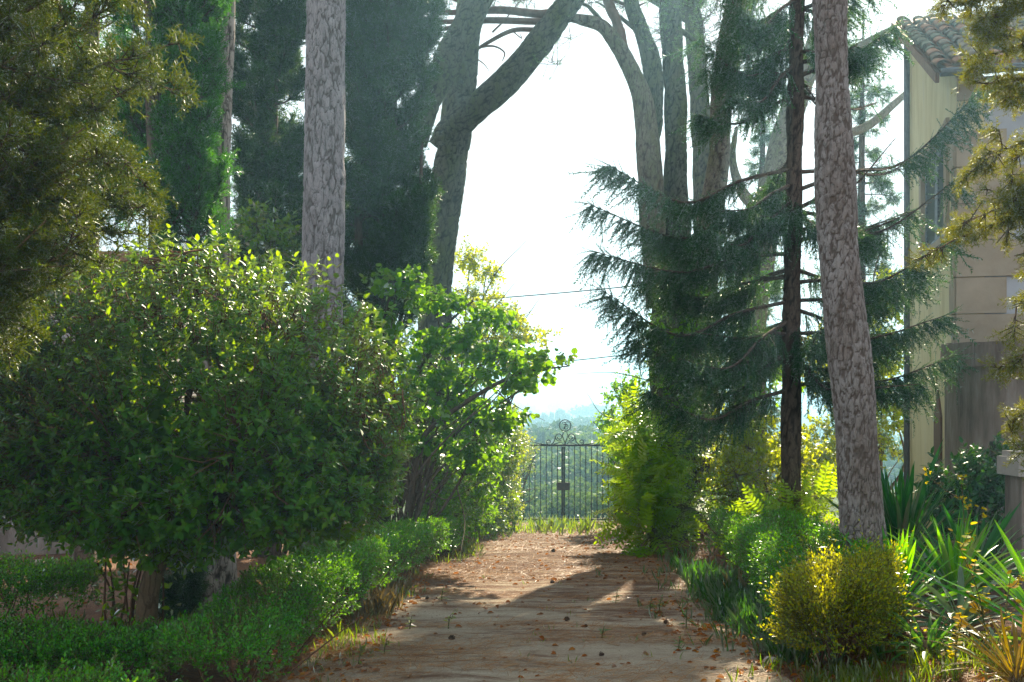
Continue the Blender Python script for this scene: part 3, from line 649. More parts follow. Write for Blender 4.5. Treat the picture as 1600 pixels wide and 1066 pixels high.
g = Geo(); g.box(gp(0, lz), (.32, .06, .19)); g.box(gp(.05, lz), (.05, .09, .05)); geo_obj('lock_plate', g, plain_mat('rusty_iron', (.03, .02, .016), (.07, .045, .03), 14), GATE, GT_o)
def spiral(cx, cz, r0, r1, a0, turns, n=40, sgn=1):
    t = np.linspace(0, 1, n); a = a0 + sgn * turns * 2 * math.pi * t; r = r0 + (r1 - r0) * t ** .8
    return [gp(cx + rr * math.cos(aa), cz + rr * math.sin(aa)) for rr, aa in zip(r, a)]
def scroll(name, pts, r=.013):
    g = Geo(); g.tube(pts, r, 6); geo_obj(name, g, M['iron'], GATE, GT_o, True)
px2 = lambda px, py: gp((px - 880) / FOC * GY0, EYE - (py - HY) / FOC * GY0)
rc = px2(883, 665); rcx, rcz = rc[0] - GC, rc[2]
scroll('monogram_ring', [gp(rcx + .138 * math.cos(a), rcz + .138 * math.sin(a)) for a in np.linspace(0, 2 * math.pi, 41)], .013)
# entwined letters inside the ring: an upright with a bar over it and a round foot
scroll('monogram_letter', spline([gp(rcx - .075, rcz + .05), gp(rcx - .04, rcz + .085), gp(rcx + .0, rcz + .075), gp(rcx + .05, rcz + .095), gp(rcx + .08, rcz + .06)], 24), .010)
scroll('monogram_letter', spline([gp(rcx + .005, rcz + .08), gp(rcx + .01, rcz), gp(rcx - .01, rcz - .07), gp(rcx - .055, rcz - .09)], 20), .010)
scroll('monogram_letter', spiral(rcx + .015, rcz - .045, .075, .02, 2.2, 1.25, 30, -1), .009)
scroll('monogram_letter', spline([gp(rcx - .04, rcz + .02), gp(rcx + .02, rcz + .03), gp(rcx + .06, rcz + .01)], 12), .009)
for s in (-1, 1):
    c = px2(883 + s * 9.5, 683); cx, cz = c[0] - GC, c[2]
    sp = spiral(cx, cz, .035, .10, 0 if s > 0 else math.pi, 1.35, 36, -s)
    sp = sp + []
    scroll('scroll', sp, .013)
    # the outer S from the side of the upper scroll down to the small outer curl
    a = px2(883 + s * 15.2, 681); b1 = px2(883 + s * 17, 689); c1 = px2(883 + s * 21, 694.5)
    o_ = px2(883 + s * 25.5, 690.5); ox, oz = o_[0] - GC, o_[2]
    cur = spiral(ox, oz, .075, .02, -math.pi * (.62 if s > 0 else .38), 1.3, 32, s)
    scroll('scroll', list(spline([a, b1, c1, cur[0]], 16)) + cur[1:], .012)
    # inner heart legs running down to the rail
    scroll('scroll', spline([px2(883 + s * 2.2, 675.5), px2(883 + s * 4, 681), px2(883 + s * 1.5, 689), px2(883 - s * 1.5, 695)], 18), .012)
    scroll('scroll', spline([px2(883 + s * 3, 694.5), px2(883 + s * 6, 691), px2(883 + s * 13, 693), px2(883 + s * 19, 695)], 14), .009)
    # long sweep out to the posts with a small curl under it
    scroll('sweep', spline([px2(883 + s * 27, 695), px2(883 + s * 42, 693), px2(883 + s * 58, 688), px2(883 + s * 74, 681)], 18), .012)
    c = px2(883 + s * 58, 692); scroll('scroll', spiral(c[0] - GC, c[2], .06, .015, 1.2, 1.2, 24, -s), .009)
for s, lab in ((-1, 'left'), (1, 'right')):
    x = GC + s * (HW + .07); zb = float(zg(x, GY0))
    p = thing('gate_post', 'square iron gate post at the %s end of the gate, half lost in leaves' % lab, 'gate post', (x, GY0, zb))
    g = Geo(); g.box((x, GY0, (zb + GT + .06) / 2), (.11, .11, GT + .06 - zb)); geo_obj('shaft', g, M['iron'], p, (x, GY0, zb))
    g = Geo(); g.box((x, GY0, GT + .085), (.15, .15, .045)); geo_obj('cap', g, M['iron'], p, (x, GY0, zb))
# ---------------------------------------------------------------- cables
def cable(pa, pb, sag, label):
    t = np.linspace(0, 1, 40); pts = pa + (pb - pa) * t[:, None]; pts[:, 2] -= sag * 4 * t * (1 - t)
    g = Geo(); g.tube(pts, .016, 5); o = geo_obj('overhead_cable', g, M['cable'], None, pts[0]); tag(o, label, 'cable', 'cables crossing over the drive')
cable(P(560, 478, 27), P(1120, 432, 27), .10, 'upper dark cable crossing the sky well above the gate')
cable(P(640, 582, 30), P(1180, 526, 30), .15, 'lower thin cable crossing the sky just above the treeline')
# ================================================================ plants
SUNDIR = np.array(SUNV)
def add_mesh_part(name, bulk, mat, root, org, kind=None, smooth=False):
    o = link(name, bulk.mesh(name, org), mat, root, smooth=smooth)
    if kind: o['kind'] = kind
    return o
def add_bark_part(name, tubes, mat, root, org, seg=8):
    """plain limbs: list of (pts, radii)"""
    b = Bulk()
    for pts, rad in tubes:
        n = max(4, len(pts) * 4); c = spline(pts, n); r = np.interp(np.linspace(0, len(pts) - 1, n), np.arange(len(pts)), rad); b.tube(c, r, seg)
    o = link(name, attr_one(b.mesh(name, org), .9), mat, root, smooth=True); return o

# ---- box hedges: many small leaves on short upright shoots over a lumpy clipped body
def hedge_body(path, width, height, n, org, seed):
    """points on the lumpy surface of a hedge along a polyline; returns pos, normal"""
    r = np.random.default_rng(seed); path = np.asarray(path, float)
    seg = np.linalg.norm(np.diff(path, axis=0), axis=1); cum = np.concatenate([[0], np.cumsum(seg)]); Ltot = cum[-1]
    s = r.uniform(-width * .5, Ltot + width * .5, n); sc_ = np.clip(s, 0, Ltot)
    px = np.interp(sc_, cum, path[:, 0]); py = np.interp(sc_, cum, path[:, 1])
    i = np.clip(np.searchsorted(cum, sc_) - 1, 0, len(seg) - 1); T = unit(np.diff(path, axis=0))[i]; N = np.stack([T[:, 1], -T[:, 0]], -1)
    over = s - sc_
    # superellipse cross section
    th = r.uniform(-.25, math.pi + .25, n)
    c, s_ = np.cos(th), np.sin(th); e = .55
    ex = np.sign(c) * np.abs(c) ** e; ez = np.sign(s_) * np.abs(s_) ** e
    endk = np.sqrt(np.clip(1 - (over / (width * .5)) ** 2, 0.02, 1))
    w2 = width / 2 * endk
    x = px + N[:, 0] * ex * w2 + T[:, 0] * over; y = py + N[:, 1] * ex * w2 + T[:, 1] * over
    z = height * (.70 + .30 * sstep(5.4, 8.2, y)) * (.52 + .48 * ez) * (.78 + .22 * endk)
    nr = unit(np.stack([N[:, 0] * ex + T[:, 0] * over / (width * .5), N[:, 1] * ex + T[:, 1] * over / (width * .5), ez], -1))
    lum = np.array([mnoise.noise(Vector((a * 2.6, b_ * 2.6, c_ * 2.6 + seed))) + .6 * mnoise.noise(Vector((a * 7, b_ * 7, c_ * 7))) for a, b_, c_ in zip(x, y, z)])
    p = np.stack([x, y, zg(x, y) + z], -1) + nr * (lum * .05)[:, None]
    return p, nr, lum
def box_hedge(name, label, path, width, height, nshoot, leaf, mat, seed, group, per=7, shoot=.06):
    p0 = path[0]; org = np.array([p0[0], p0[1], float(zg(p0[0], p0[1]))])
    root = thing(name, label, 'hedge', org, group)
    p, nr, lum = hedge_body(path, width, height, nshoot, org, seed)
    r = np.random.default_rng(seed + 1); n = len(p)
    d = unit(nr * .8 + np.array([0, 0, .75]) + r.normal(size=(n, 3)) * .35)
    ln = shoot * r.uniform(.6, 1.5, n) * np.where(r.random(n) < .05, 1.8, 1)
    inn = (r.random(n) ** 2) * .16
    base = p - nr * (inn + .03)[:, None]
    b = Bulk(); st = Bulk(); st.sticks(base, base + d * ln[:, None], .0018, .001)
    ref = unit(np.cross(d, r.normal(size=(n, 3)))); ref2 = np.cross(d, ref)
    for k in range(per):
        t = .15 + .85 * k / (per - 1); ang = k * 1.57 + (k % 2) * math.pi * .98
        q = ref * math.cos(ang) + ref2 * math.sin(ang); ax = unit(q * (1.0 - .45 * t) + d * (.35 + .5 * t) + r.normal(size=(n, 3)) * .22)
        b.scatter(SMALL, base + d * (ln * t)[:, None], ax, d + r.normal(size=(n, 3)) * .25, leaf * r.uniform(.7, 1.25, n))
    add_mesh_part('foliage', b, mat, root, org); add_mesh_part('shoots', st, M['green_twig'], root, org)
    # woody stems inside
    wb = Bulk(); path = np.asarray(path, float); L = np.sum(np.linalg.norm(np.diff(path, axis=0), axis=1)); m = int(L * 26) + 14
    tt = r.random(m) * (len(path) - 1); i = np.minimum(tt.astype(int), len(path) - 2); c = path[i] + (path[i + 1] - path[i]) * (tt - i)[:, None]
    c = c + r.normal(size=c.shape) * width * .12
    a = np.stack([c[:, 0], c[:, 1], zg(c[:, 0], c[:, 1]) - .03], -1); e = a + np.stack([r.normal(size=m) * width * .24, r.normal(size=m) * width * .24, height * r.uniform(.6, .93, m)], -1)
    wb.sticks(a, e, .008, .003, 4); add_mesh_part('stem', wb, M['twig'], root, org)
    return root
GH = 'clipped box hedges around the beds'
box_hedge('box_hedge', 'long low box hedge running along the left edge of the drive', [(-1.62, 5.6), (-1.55, 8.4), (-1.42, 11), (-1.22, 13.6), (-1.10, 15.6)], .62, .56, 11500, .026, M['box'], 61, GH)
box_hedge('box_hedge', 'low box hedge crossing in front of the round bush trunk', [(-4.6, 5.9), (-3.3, 5.85), (-2.2, 5.9)], .6, .38, 6000, .025, M['box'], 62, GH)
box_hedge('box_hedge', 'bright green box hedge beside the bare litter ground at left', [(-6.8, 8.1), (-5.2, 8.0), (-3.55, 7.75)], .8, .52, 6000, .027, M['box'], 63, GH)
box_hedge('box_hedge', 'sunlit tip of box hedge nearest the camera at bottom left', [(-3.6, 4.28), (-2.6, 4.25), (-1.75, 4.4)], .5, .50, 5200, .023, M['box'], 64, GH)
box_hedge('box_hedge', 'bluish green box hedge along the right edge of the drive', [(2.24, 7.1), (2.62, 9.6), (2.95, 12), (3.15, 14.3)], .78, .62, 9000, .027, M['box'], 65, GH)
box_hedge('box_shrub', 'golden backlit box ball at the right front of the drive', [(1.98, 6.38), (2.10, 6.55), (2.2, 6.72)],   .56, .66, 3900, .024, M['gold_box'], 66, None, 8, .14)['category'] = 'shrub'

# ---- broadleaf crowns
def ellip_points(ells, n, r, shell=(.72, 1.02), lumps=.16, freq=2.2, seed=0, zmin=None):
    """points near the outer skin of several ellipsoids, none inside another; returns pos, outward normal"""
    ws = np.array([e[1][0] * e[1][1] + e[1][1] * e[1][2] + e[1][0] * e[1][2] for e in ells]); ws = ws / ws.sum(); Ps = []; Ns = []
    for k, (c, rad) in enumerate(ells):
        m = int(n * ws[k] * 1.25) + 4; c = np.array(c, float); rad = np.array(rad, float)
        d = unit(r.normal(size=(m, 3))); lu = np.array([1 + lumps * mnoise.noise(Vector(q * freq) + Vector((seed * 3.1 + k * 5, 0, 0))) + lumps * .6 * mnoise.noise(Vector(q * freq * 2.7) + Vector((0, k * 5, 0))) for q in d])
        p = c + d * rad * (lu * r.uniform(shell[0], shell[1], m) )[:, None]; nn = unit(d / rad)
        keep = np.ones(m, bool)
        for j, (c2, r2) in enumerate(ells):
            if j != k: keep &= np.sum(((p - c2) / np.array(r2)) ** 2, 1) > shell[0] ** 2 * .8
        Ps.append(p[keep]); Ns.append(nn[keep])
    p = np.concatenate(Ps); nn = np.concatenate(Ns)
    if zmin is not None:
        k = p[:, 2] > zmin(p); p, nn = p[k], nn[k]
    return p, nn
def sprig_leaves(p, nn, r, L, per, leaf, up=.5, rand=.35, pair=True, tip=True, droop=0.0):
    """leaves in opposite pairs on short sprigs; returns arrays and sprig sticks"""
    n = len(p); d = unit(nn * .75 + np.array([0, 0, up]) + r.normal(size=(n, 3)) * rand); ln = L * r.uniform(.6, 1.35, n)
    ref = unit(np.cross(d, r.normal(size=(n, 3)))); ref2 = np.cross(d, ref); A = []; Q = []; N = []; S = []
    for k in range(per):
        kk = k // 2; t = .2 + .8 * kk / max(1, (per + 1) // 2 - 1); ang = kk * math.pi / 2 + (k % 2) * math.pi
        q = ref * math.cos(ang) + ref2 * math.sin(ang)
        ax = unit(q * (1.05 - .35 * t) + d * (.15 + .55 * t) + r.normal(size=(n, 3)) * .25 - np.array([0, 0, droop]))
        Q.append(p + d * (ln * t)[:, None]); A.append(ax); N.append(unit(d + np.array([0, 0, .5]) + r.normal(size=(n, 3)) * .3)); S.append(leaf * r.uniform(.48, 1.28, n) * (1.05 - .25 * t))
    return np.concatenate(Q), np.concatenate(A), np.concatenate(N), np.concatenate(S), (p, p + d * ln[:, None])
def leaf_objects(root, org, tmpl, Q, A, N, S, mat, count, name='leaf', nvar=6):
    """the leaves that show largest become objects of their own (shared meshes); returns the mask of the others"""
    d = np.linalg.norm(Q - np.array([0, 0, EYE]), axis=1); vis = S / d
    px = Q[:, 0] / Q[:, 1] * FOC + HX; py = HY - (Q[:, 2] - EYE) / Q[:, 1] * FOC
    inside = (px > 0) & (px < 1600) & (py > 0) & (py < 1066)
    score = vis * (1.0) * np.where(inside, 1, 0) + 0.0; 
    # front-most first: a leaf deep behind others shows nothing
    cell = (np.floor(px / 14) * 1000 + np.floor(py / 14)).astype(int); order = np.argsort(d); seen = set(); front = np.zeros(len(Q), bool)
    for i in order:
        c = cell[i]
        if inside[i] and c not in seen: seen.add(c); front[i] = True
    score = np.where(front, score, -1); idx = np.argsort(-score)[:count]; idx = idx[score[idx] > 0]
    a, b, n = frames(A, N); mes = []
    for k in range(nvar):
        V = tmpl[0].copy(); V[:, 2] *= (0.6 + .25 * k); V[:, 1] *= 0.9 + .05 * k
        me = mesh_np(name, V, tmpl[1]); me.materials.append(mat); mes.append(me)
    for j, i in enumerate(idx):
        o = bpy.data.objects.new(name, mes[j % nvar]); COL.objects.link(o); o.parent = root
        s = float(S[i]); R3 = np.stack([a[i], b[i], n[i]], 1) * s; m = Matrix(R3.tolist()).to_4x4(); m.translation = Vector((Q[i] - org).tolist()); o.matrix_local = m
    rest = np.ones(len(Q), bool); rest[idx] = False; return rest
def pick_mat_for_objects(mat_name, src):
    return M[src]

# island-random colour does not vary between objects that hold one leaf: give those a per-object spread
def leaf_mat_obj(name, src_cols, trans, tf, gloss, rough):
    m = leaf_mat(name, src_cols, trans, tf, gloss, rough); t = m.node_tree
    oi = t.nodes.new("ShaderNodeObjectInfo"); rp_ = [n for n in t.nodes if n.type == 'VALTORGB'][0]; t.links.new(oi.outputs['Random'], rp_.inputs[0]); return m
M['viburnum_one'] = leaf_mat_obj('viburnum_leaf_single', VIB, (0.38, 0.56, 0.02), 0.46, 0.07, 0.42)
M['redbud_one'] = leaf_mat_obj('redbud_leaf_single', [(0.035, 0.095, 0.022), (0.05, 0.12, 0.026), (0.075, 0.15, 0.028)], (0.30, 0.50, 0.025), 0.5, 0.045, 0.4)
M['robinia_one'] = leaf_mat_obj('robinia_frond_single', ROB, (0.40, 0.64, 0.02), 0.56, 0.035, 0.4)

def grow_limbs(start, targets, r, r0, forks=3, wig=.08):
    """limbs from one start to cluster targets, each curved; returns list of (pts, radii)"""
    out = []
    for t in targets:
        t = np.asarray(t, float); L = np.linalg.norm(t - start); mid = start + (t - start) * .5 + np.array([0, 0, .12 * L]) + r.normal(size=3) * wig * L
        out.append((np.array([start, start + (mid - start) * .5 + r.normal(size=3) * wig * .4 * L, mid, t]), [r0, r0 * .75, r0 * .5, r0 * .18]))
        for f in range(forks):
            u = r.uniform(.35, .9); c = spline(out[-1][0], 12) if f == 0 else c; s = c[int(u * 11)]; e = s + unit(t - start + r.normal(size=3) * L * .55) * L * r.uniform(.25, .5)
            out.append((np.array([s, (s + e) / 2 + r.normal(size=3) * .04 * L, e]), [r0 * .4, r0 * .25, r0 * .1]))
        if False: pass
    return out
def _fix():
    pass

OVALW = T_([(0,0,0),(.25,.24,.05),(.62,.22,.05),(1,0,-.09),(.62,-.22,.05),(.25,-.24,.05)], [(0,3,2,1),(0,5,4,3)])
# the big round viburnum
def viburnum():
    r = np.random.default_rng(71); bx, by = P(228, 990, 7.0)[:2]; org = np.array([bx, by, float(zg(bx, by))])
    root = thing('viburnum_bush', 'large rounded evergreen bush on a bare leaning trunk, top leaves lit yellow green', 'bush', org)
    C = P(305, 640, 7.0); ells = [(C, (1.44, 1.25, 1.10)), (P(170, 720, 6.9), (.95, .9, .62)), (P(490, 720, 7.0), (.60, .9, .62)), (P(60, 660, 7.2), (.62, .7, .5)), (P(310, 780, 6.8), (1.25, .95, .36))]
    p, nn = ellip_points(ells, 8200, r, (.72, 1.0), .075, 2.8, 1, lambda q: EYE - (852 + 20 * np.sin(q[:, 0] * 5) - HY) / FOC * 7.0)
    # hollows: thin some patches out so the brown twigs show
    hol = np.array([mnoise.noise(Vector(q) * 1.9 + Vector((4, 1, 7))) for q in p]); keep = (hol < .10) | (r.random(len(p)) < .40); p, nn = p[keep], nn[keep]
    pi_, ni_ = ellip_points(ells, 2600, r, (.35, .70), .10, 2.8, 1, lambda q: EYE - (840 - HY) / FOC * 7.0)
    Q, A, N, S, st = sprig_leaves(p, nn, r, .085, 8, .061, .7, .26)
    Qi, Ai, Ni, Si, sti = sprig_leaves(pi_, ni_, r, .12, 7, .085, .5, .5)
    # a few long upright shoots on top
    rest = leaf_objects(root, org, OVALW, Q, A, N, S, M['viburnum_one'], 300)
    b = Bulk(); b.scatter(OVALW, Q[rest], A[rest], N[rest], S[rest]); b.scatter(OVALW, Qi, Ai, Ni, Si)
    k = p[:, 2] > C[2] + .75; tp = p[k][:26]; 
    for j, q in enumerate(tp):
        L = r.uniform(.12, .3); d = unit(np.array([0, 0, 1]) + r.normal(size=3) * .2)
        for h in range(4):
            for s in range(2):
                a = j + h * 1.57 + s * 3.14; b.scatter(BROAD, (q + d * L * (h + 1) / 4)[None], (np.array([math.cos(a), math.sin(a), .5 + .2 * h]))[None], d[None], np.array([.075 - .01 * h]))
    fo = add_mesh_part('foliage', b, M['viburnum'], root, org, 'stuff')
    tw = Bulk(); tw.sticks(st[0] - nn * .05, st[1], .003, .0015)
    # twigs reaching from the limbs to the sprigs
    fork = P(268, 815, 6.95); tru = [org - [0, 0, .1], P(232, 930, 6.98), P(252, 860, 6.96), fork]
    targets = [P(x, y, 7 + dz) for x, y, dz in [(100, 700, -.3), (40, 760, .3), (180, 560, .4), (300, 480, -.2), (420, 560, .4), (560, 640, 0), (540, 760, -.3), (380, 700, -.6), (200, 720, -.6), (330, 620, .6), (470, 690, .5), (120, 640, .6), (420, 800, -.3), (90, 820, -.2)]]
    limbs = grow_limbs(fork, targets, r, .045, 5); nodes = np.concatenate([spline(l[0], 10) for l in limbs])
    add_bark_part('trunk', [(tru, [.085, .07, .065, .06])], M['shrub_bark'], root, org, 12)
    add_bark_part('limb', limbs, M['twig'], root, org, 6)
    m = len(p); pick = r.permutation(m)[:1500]; e = p[pick]
    near = np.array([nodes[np.argmin(np.sum((nodes - q) ** 2, 1) + r.random(len(nodes)) * .12)] for q in e]); mid = near + (e - near) * .5 + r.normal(size=e.shape) * .05
    tw.sticks(near, mid, .006, .004); tw.sticks(mid, e, .004, .0022)
    # dead inner twigs
    s = nodes[r.integers(0, len(nodes), 900)]; tw.sticks(s, s + unit(r.normal(size=s.shape) - [0, 0, .2]) * r.uniform(.12, .4, len(s))[:, None], .003, .0012)
    add_mesh_part('twigs', tw, M['red_twig'], root, org, 'stuff')
    # suckers at the foot, with a few leaves
    sk = Bulk(); lf = Bulk()
    for j in range(9):
        x = r.uniform(150, 250); a = P(x, 995, 7.1); a[2] = float(zg(a[0], a[1])); e = P(x + r.uniform(-30, 30), r.uniform(860, 890), 7.1); sk.tube(spline([a, (a + e) / 2 + r.normal(size=3) * .05, e], 8), np.linspace(.012, .006, 8), 5)
        for q in spline([a, e], 12)[3:]:
            v = unit(r.normal(size=(2, 3))); lf.scatter(BROAD, np.repeat(q[None], 2, 0) + r.normal(size=(2, 3)) * .05, v, unit(r.normal(size=(2, 3)) + [0, 0, 1]), np.full(2, .06))
    add_mesh_part('sucker', sk, M['twig'], root, org); add_mesh_part('low_leaves', lf, M['viburnum'], root, org, 'stuff')
viburnum()

def broad_bush(name, label, cat, base, ells, nsprig, L, per, leaf, tmpl, mat, seed, bark='twig', r0=.03, group=None, shell=(.6, 1.02), lumps=.25, up=.4, rand=.4, droop=0., ones=None, twigs=True, limbs_extra=None, hollow=None, zmin=None, stems=1):
    r = np.random.default_rng(seed); base = np.array([base[0], base[1], float(zg(base[0], base[1]))]); root = thing(name, label, cat, base, group)
    p, nn = ellip_points(ells, nsprig, r, shell, lumps, 2.2, seed, zmin)
    k = p[:, 2] > zg(p[:, 0], p[:, 1]) + .04; p, nn = p[k], nn[k]
    if hollow:
        hol = np.array([mnoise.noise(Vector(q) * hollow[0] + Vector((seed, 1, 7))) for q in p]); k = (hol < hollow[1]) | (r.random(len(p)) < .25); p, nn = p[k], nn[k]
    Q, A, N, S, st = sprig_leaves(p, nn, r, L, per, leaf, up, rand, droop=droop)
    rest = np.ones(len(Q), bool)
    if ones: rest = leaf_objects(root, base, tmpl, Q, A, N, S, M[ones[0]], ones[1])
    b = Bulk(); b.scatter(tmpl, Q[rest], A[rest], N[rest], S[rest]); add_mesh_part('foliage', b, mat, root, base, 'stuff')
    limbs = []
    for s in range(stems):
        st0 = base + np.array([r.normal() * .06 * stems, r.normal() * .06 * stems, -.05]); sel = [e[0] for i, e in enumerate(ells) if i % stems == s % stems] or [ells[0][0]]
        limbs += grow_limbs(st0, sel, r, r0, 4)
    if limbs_extra: limbs += limbs_extra
    add_bark_part('trunk', limbs, M['dark_bark'] if bark == 'dark' else M['shrub_bark'], root, base, 6)
    if twigs:
        nodes = np.concatenate([spline(l[0], 10) for l in limbs]); tw = Bulk(); tw.sticks(st[0], st[1], .0025, .0012)
        pick = r.permutation(len(p))[:max(60, len(p) // 3)]; e = p[pick]; near = np.array([nodes[np.argmin(np.sum((nodes - q) ** 2, 1) + r.random(len(nodes)) * .1)] for q in e])
        tw.sticks(near, e, .006, .002); add_mesh_part('twigs', tw, M['dark_twig'], root, base, 'stuff')
    return root

# ---- left thicket: redbud over darker shrubs, lime tree behind
def E(px, py, Y, rx, ry, rz): return (P(px, py, Y), (rx, ry, rz))
redbud_ext = [(np.array([P(640, 800, 14), P(655, 700, 13.9), P(690, 655, 13.8), P(800, 588, 13.6), P(890, 572, 13.4)]), [.05, .045, .04, .025, .008]),
              (np.array([P(640, 800, 14), P(700, 690, 14), P(790, 625, 13.9), P(826, 606, 13.9)]), [.03, .022, .014, .006]),
              (np.array([P(640, 800, 14), P(635, 640, 14.2), P(690, 520, 14.2), P(740, 470, 14.1)]), [.05, .04, .025, .008]),
              (np.array([P(640, 800, 14), P(620, 640, 14), P(600, 520, 13.9), P(615, 440, 13.8)]), [.04, .03, .02, .008])]
broad_bush('redbud_tree', 'redbud tree with round green leaves leaning over the left side of the drive', 'tree', P(640, 830, 14)[:2],
           [E(620, 440, 13.8, .42, .4, .10), E(575, 500, 13.8, .5, .5, .10), E(600, 560, 13.8, .5, .5, .12), E(680, 470, 14, .5, .5, .10), E(700, 530, 14, .6, .6, .10), E(690, 590, 14, .65, .6, .10), E(800, 590, 13.7, .6, .5, .09), E(850, 568, 13.4, .36, .35, .06), E(620, 630, 14, .5, .5, .14), E(740, 640, 14, .55, .5, .10), E(780, 660, 14, .40, .4, .10), E(660, 690, 14, .5, .5, .12), E(725, 710, 14, .45, .5, .12), E(770, 500, 14, .40, .35, .08), E(770, 550, 13.8, .5, .4, .07)],
           820, .15, 7, .084, ROUND, M['redbud'], 81, 'dark', .028, ones=('redbud_one', 290), shell=(.3, 1.05), lumps=.3, up=.0, rand=.5, droop=.12, limbs_extra=redbud_ext)
broad_bush('lime_tree', 'thin pale yellow green tree against the sky behind the redbud', 'tree', (-.9, 19.5),
           [E(735, 405, 19, .35, .4, .22), E(760, 425, 19, .3, .35, .12), E(745, 470, 19, .5, .5, .3), E(790, 500, 19, .5, .5, .25), E(830, 525, 19, .35, .4, .16), E(770, 540, 19, .6, .6, .35), E(720, 540, 19.3, .6, .6, .4), E(820, 575, 19, .4, .4, .2)],
           860, .2, 8, .07, BROAD, M['lime'], 82, 'dark', .045, shell=(.3, 1.05), lumps=.3, up=.1, rand=.6, droop=.25)
broad_bush('dogwood_shrub', 'dense green shrub under the redbud filling the bank beyond the end of the hedge', 'shrub', P(680, 845, 16.6)[:2],
           [E(660, 740, 15.6, .6, .5, .75), E(720, 740, 16.6, .55, .5, .85), E(640, 680, 15.6, .6, .5, .6), E(745, 700, 18, .5, .6, .7), E(690, 820, 15.9, .42, .4, .35), E(735, 800, 17.6, .42, .4, .45), E(700, 650, 17, .6, .5, .6)],
           1700, .13, 7, .075, BROAD, M['redbud'], 83, 'dark', .03, shell=(.6, 1.03), stems=3, lumps=.3)
broad_bush('dogwood_shrub', 'yellow green shrub between the dense bank shrub and the laurel near the gate', 'shrub', (-.75, 20.2),
           [E(765, 740, 19.8, .5, .5, .9), E(780, 690, 20.2, .45, .5, .6), E(760, 810, 19.2, .35, .4, .35), E(790, 790, 20.8, .3, .4, .55)],
           800, .13, 7, .075, BROAD, M['laurel'], 88, 'dark', .03, shell=(.55, 1.03), stems=2, lumps=.3)
broad_bush('laurel_shrub', 'sunlit laurel bush with yellow green leaves left of the gate', 'shrub', (-.35, 22.6),
           [E(790, 690, 22.3, .55, .6, .65), E(770, 760, 22, .55, .6, .75), E(796, 780, 22.4, .25, .4, .65), E(750, 700, 22, .6, .6, .6), E(735, 800, 21, .5, .5, .5), E(800, 650, 22.6, .25, .3, .18)],
           1300, .13, 7, .065, OVAL, M['lime'], 84, 'dark', .035, shell=(.6, 1.03), stems=2)
broad_bush('privet_shrub', 'small leaved shrub whose branches hang in front of the left gate leaf', 'shrub', (.05, 23.6),
           [E(806, 710, 23.8, .4, .4, .55), E(826, 730, 24.2, .20, .3, .2), E(838, 706, 24.3, .12, .2, .08), E(800, 690, 23.6, .35, .4, .4)],
           300, .12, 7, .05, OVAL, M['laurel'], 85, 'dark', .03, shell=(.3, 1.05))
broad_bush('ivy_mound', 'green ivy clad mound between the pine trunk and the redbud', 'ivy', P(600, 800, 15.5)[:2],
           [E(600, 640, 15.5, .6, .6, .9), E(650, 600, 16.5, .6, .6, .9), E(560, 560, 16, .7, .6, .7), E(590, 720, 15, .55, .5, .7), E(690, 600, 17, .5, .5, .9)],
           1100, .10, 6, .075, BROAD, M['laurel'], 86, 'dark', .035, shell=(.72, 1.03), stems=2, hollow=(2.0, .15))
broad_bush('elder_shrub', 'dull green shrub in shade between the two left trunks', 'shrub', P(420, 880, 12.5)[:2],
           [E(400, 350, 12.4, .28, .3, .2), E(430, 370, 12.4, .3, .3, .2), E(395, 400, 12.4, .3, .35, .3), E(440, 440, 12.5, .35, .35, .4), E(420, 560, 12.5, .4, .4, .7)],
           260, .14, 7, .085, BROAD, M['laurel'], 87, 'dark', .03, shell=(.4, 1.05))

# ---- right thicket
def frond_tmpl(r, pairs=7, leafw=.30, droop=.18):
    V = []; F = []; 
    def leaf(o, ax, L):
        ax = unit(np.array(ax)); n = unit(np.array([.15, 0, 1.]) + r.normal(size=3) * .12); b = unit(np.cross(n, ax)); k = len(V)
        for u, w_ in ((0, 0), (.3, leafw), (.75, leafw * .85), (1, .05)):
            V.append(o + ax * L * u + b * L * w_ * .62 - np.array([0, 0, .06 * u * L]))
        for u, w_ in ((.75, leafw * .85), (.3, leafw)): V.append(o + ax * L * u - b * L * w_ * .62 - np.array([0, 0, .06 * u * L]))
        F.append((k, k + 5, k + 4, k + 3, k + 2, k + 1))
    for i in range(pairs):
        t = .18 + .75 * i / (pairs - 1); o = np.array([t, 0, -droop * t * t])
        for s in (-1, 1): leaf(o + r.normal(size=3) * .008, (.35, s, -.15 + r.normal() * .12), .21 * (1.1 - .45 * abs(t - .5)))
    leaf(np.array([.97, 0, -droop]), (1, 0, -.3), .2); k = len(V)
    for t in (0, .5, 1): V += [np.array([t, .006, -droop * t * t]), np.array([t, -.006, -droop * t * t])]
    F6 = [tuple(f) for f in F]; 
    F6 += [(k, k + 1, k + 3, k + 5, k + 4, k + 2)]
    return np.array(V), np.array(F6)
FRONDS = [frond_tmpl(_r) for _ in range(5)]
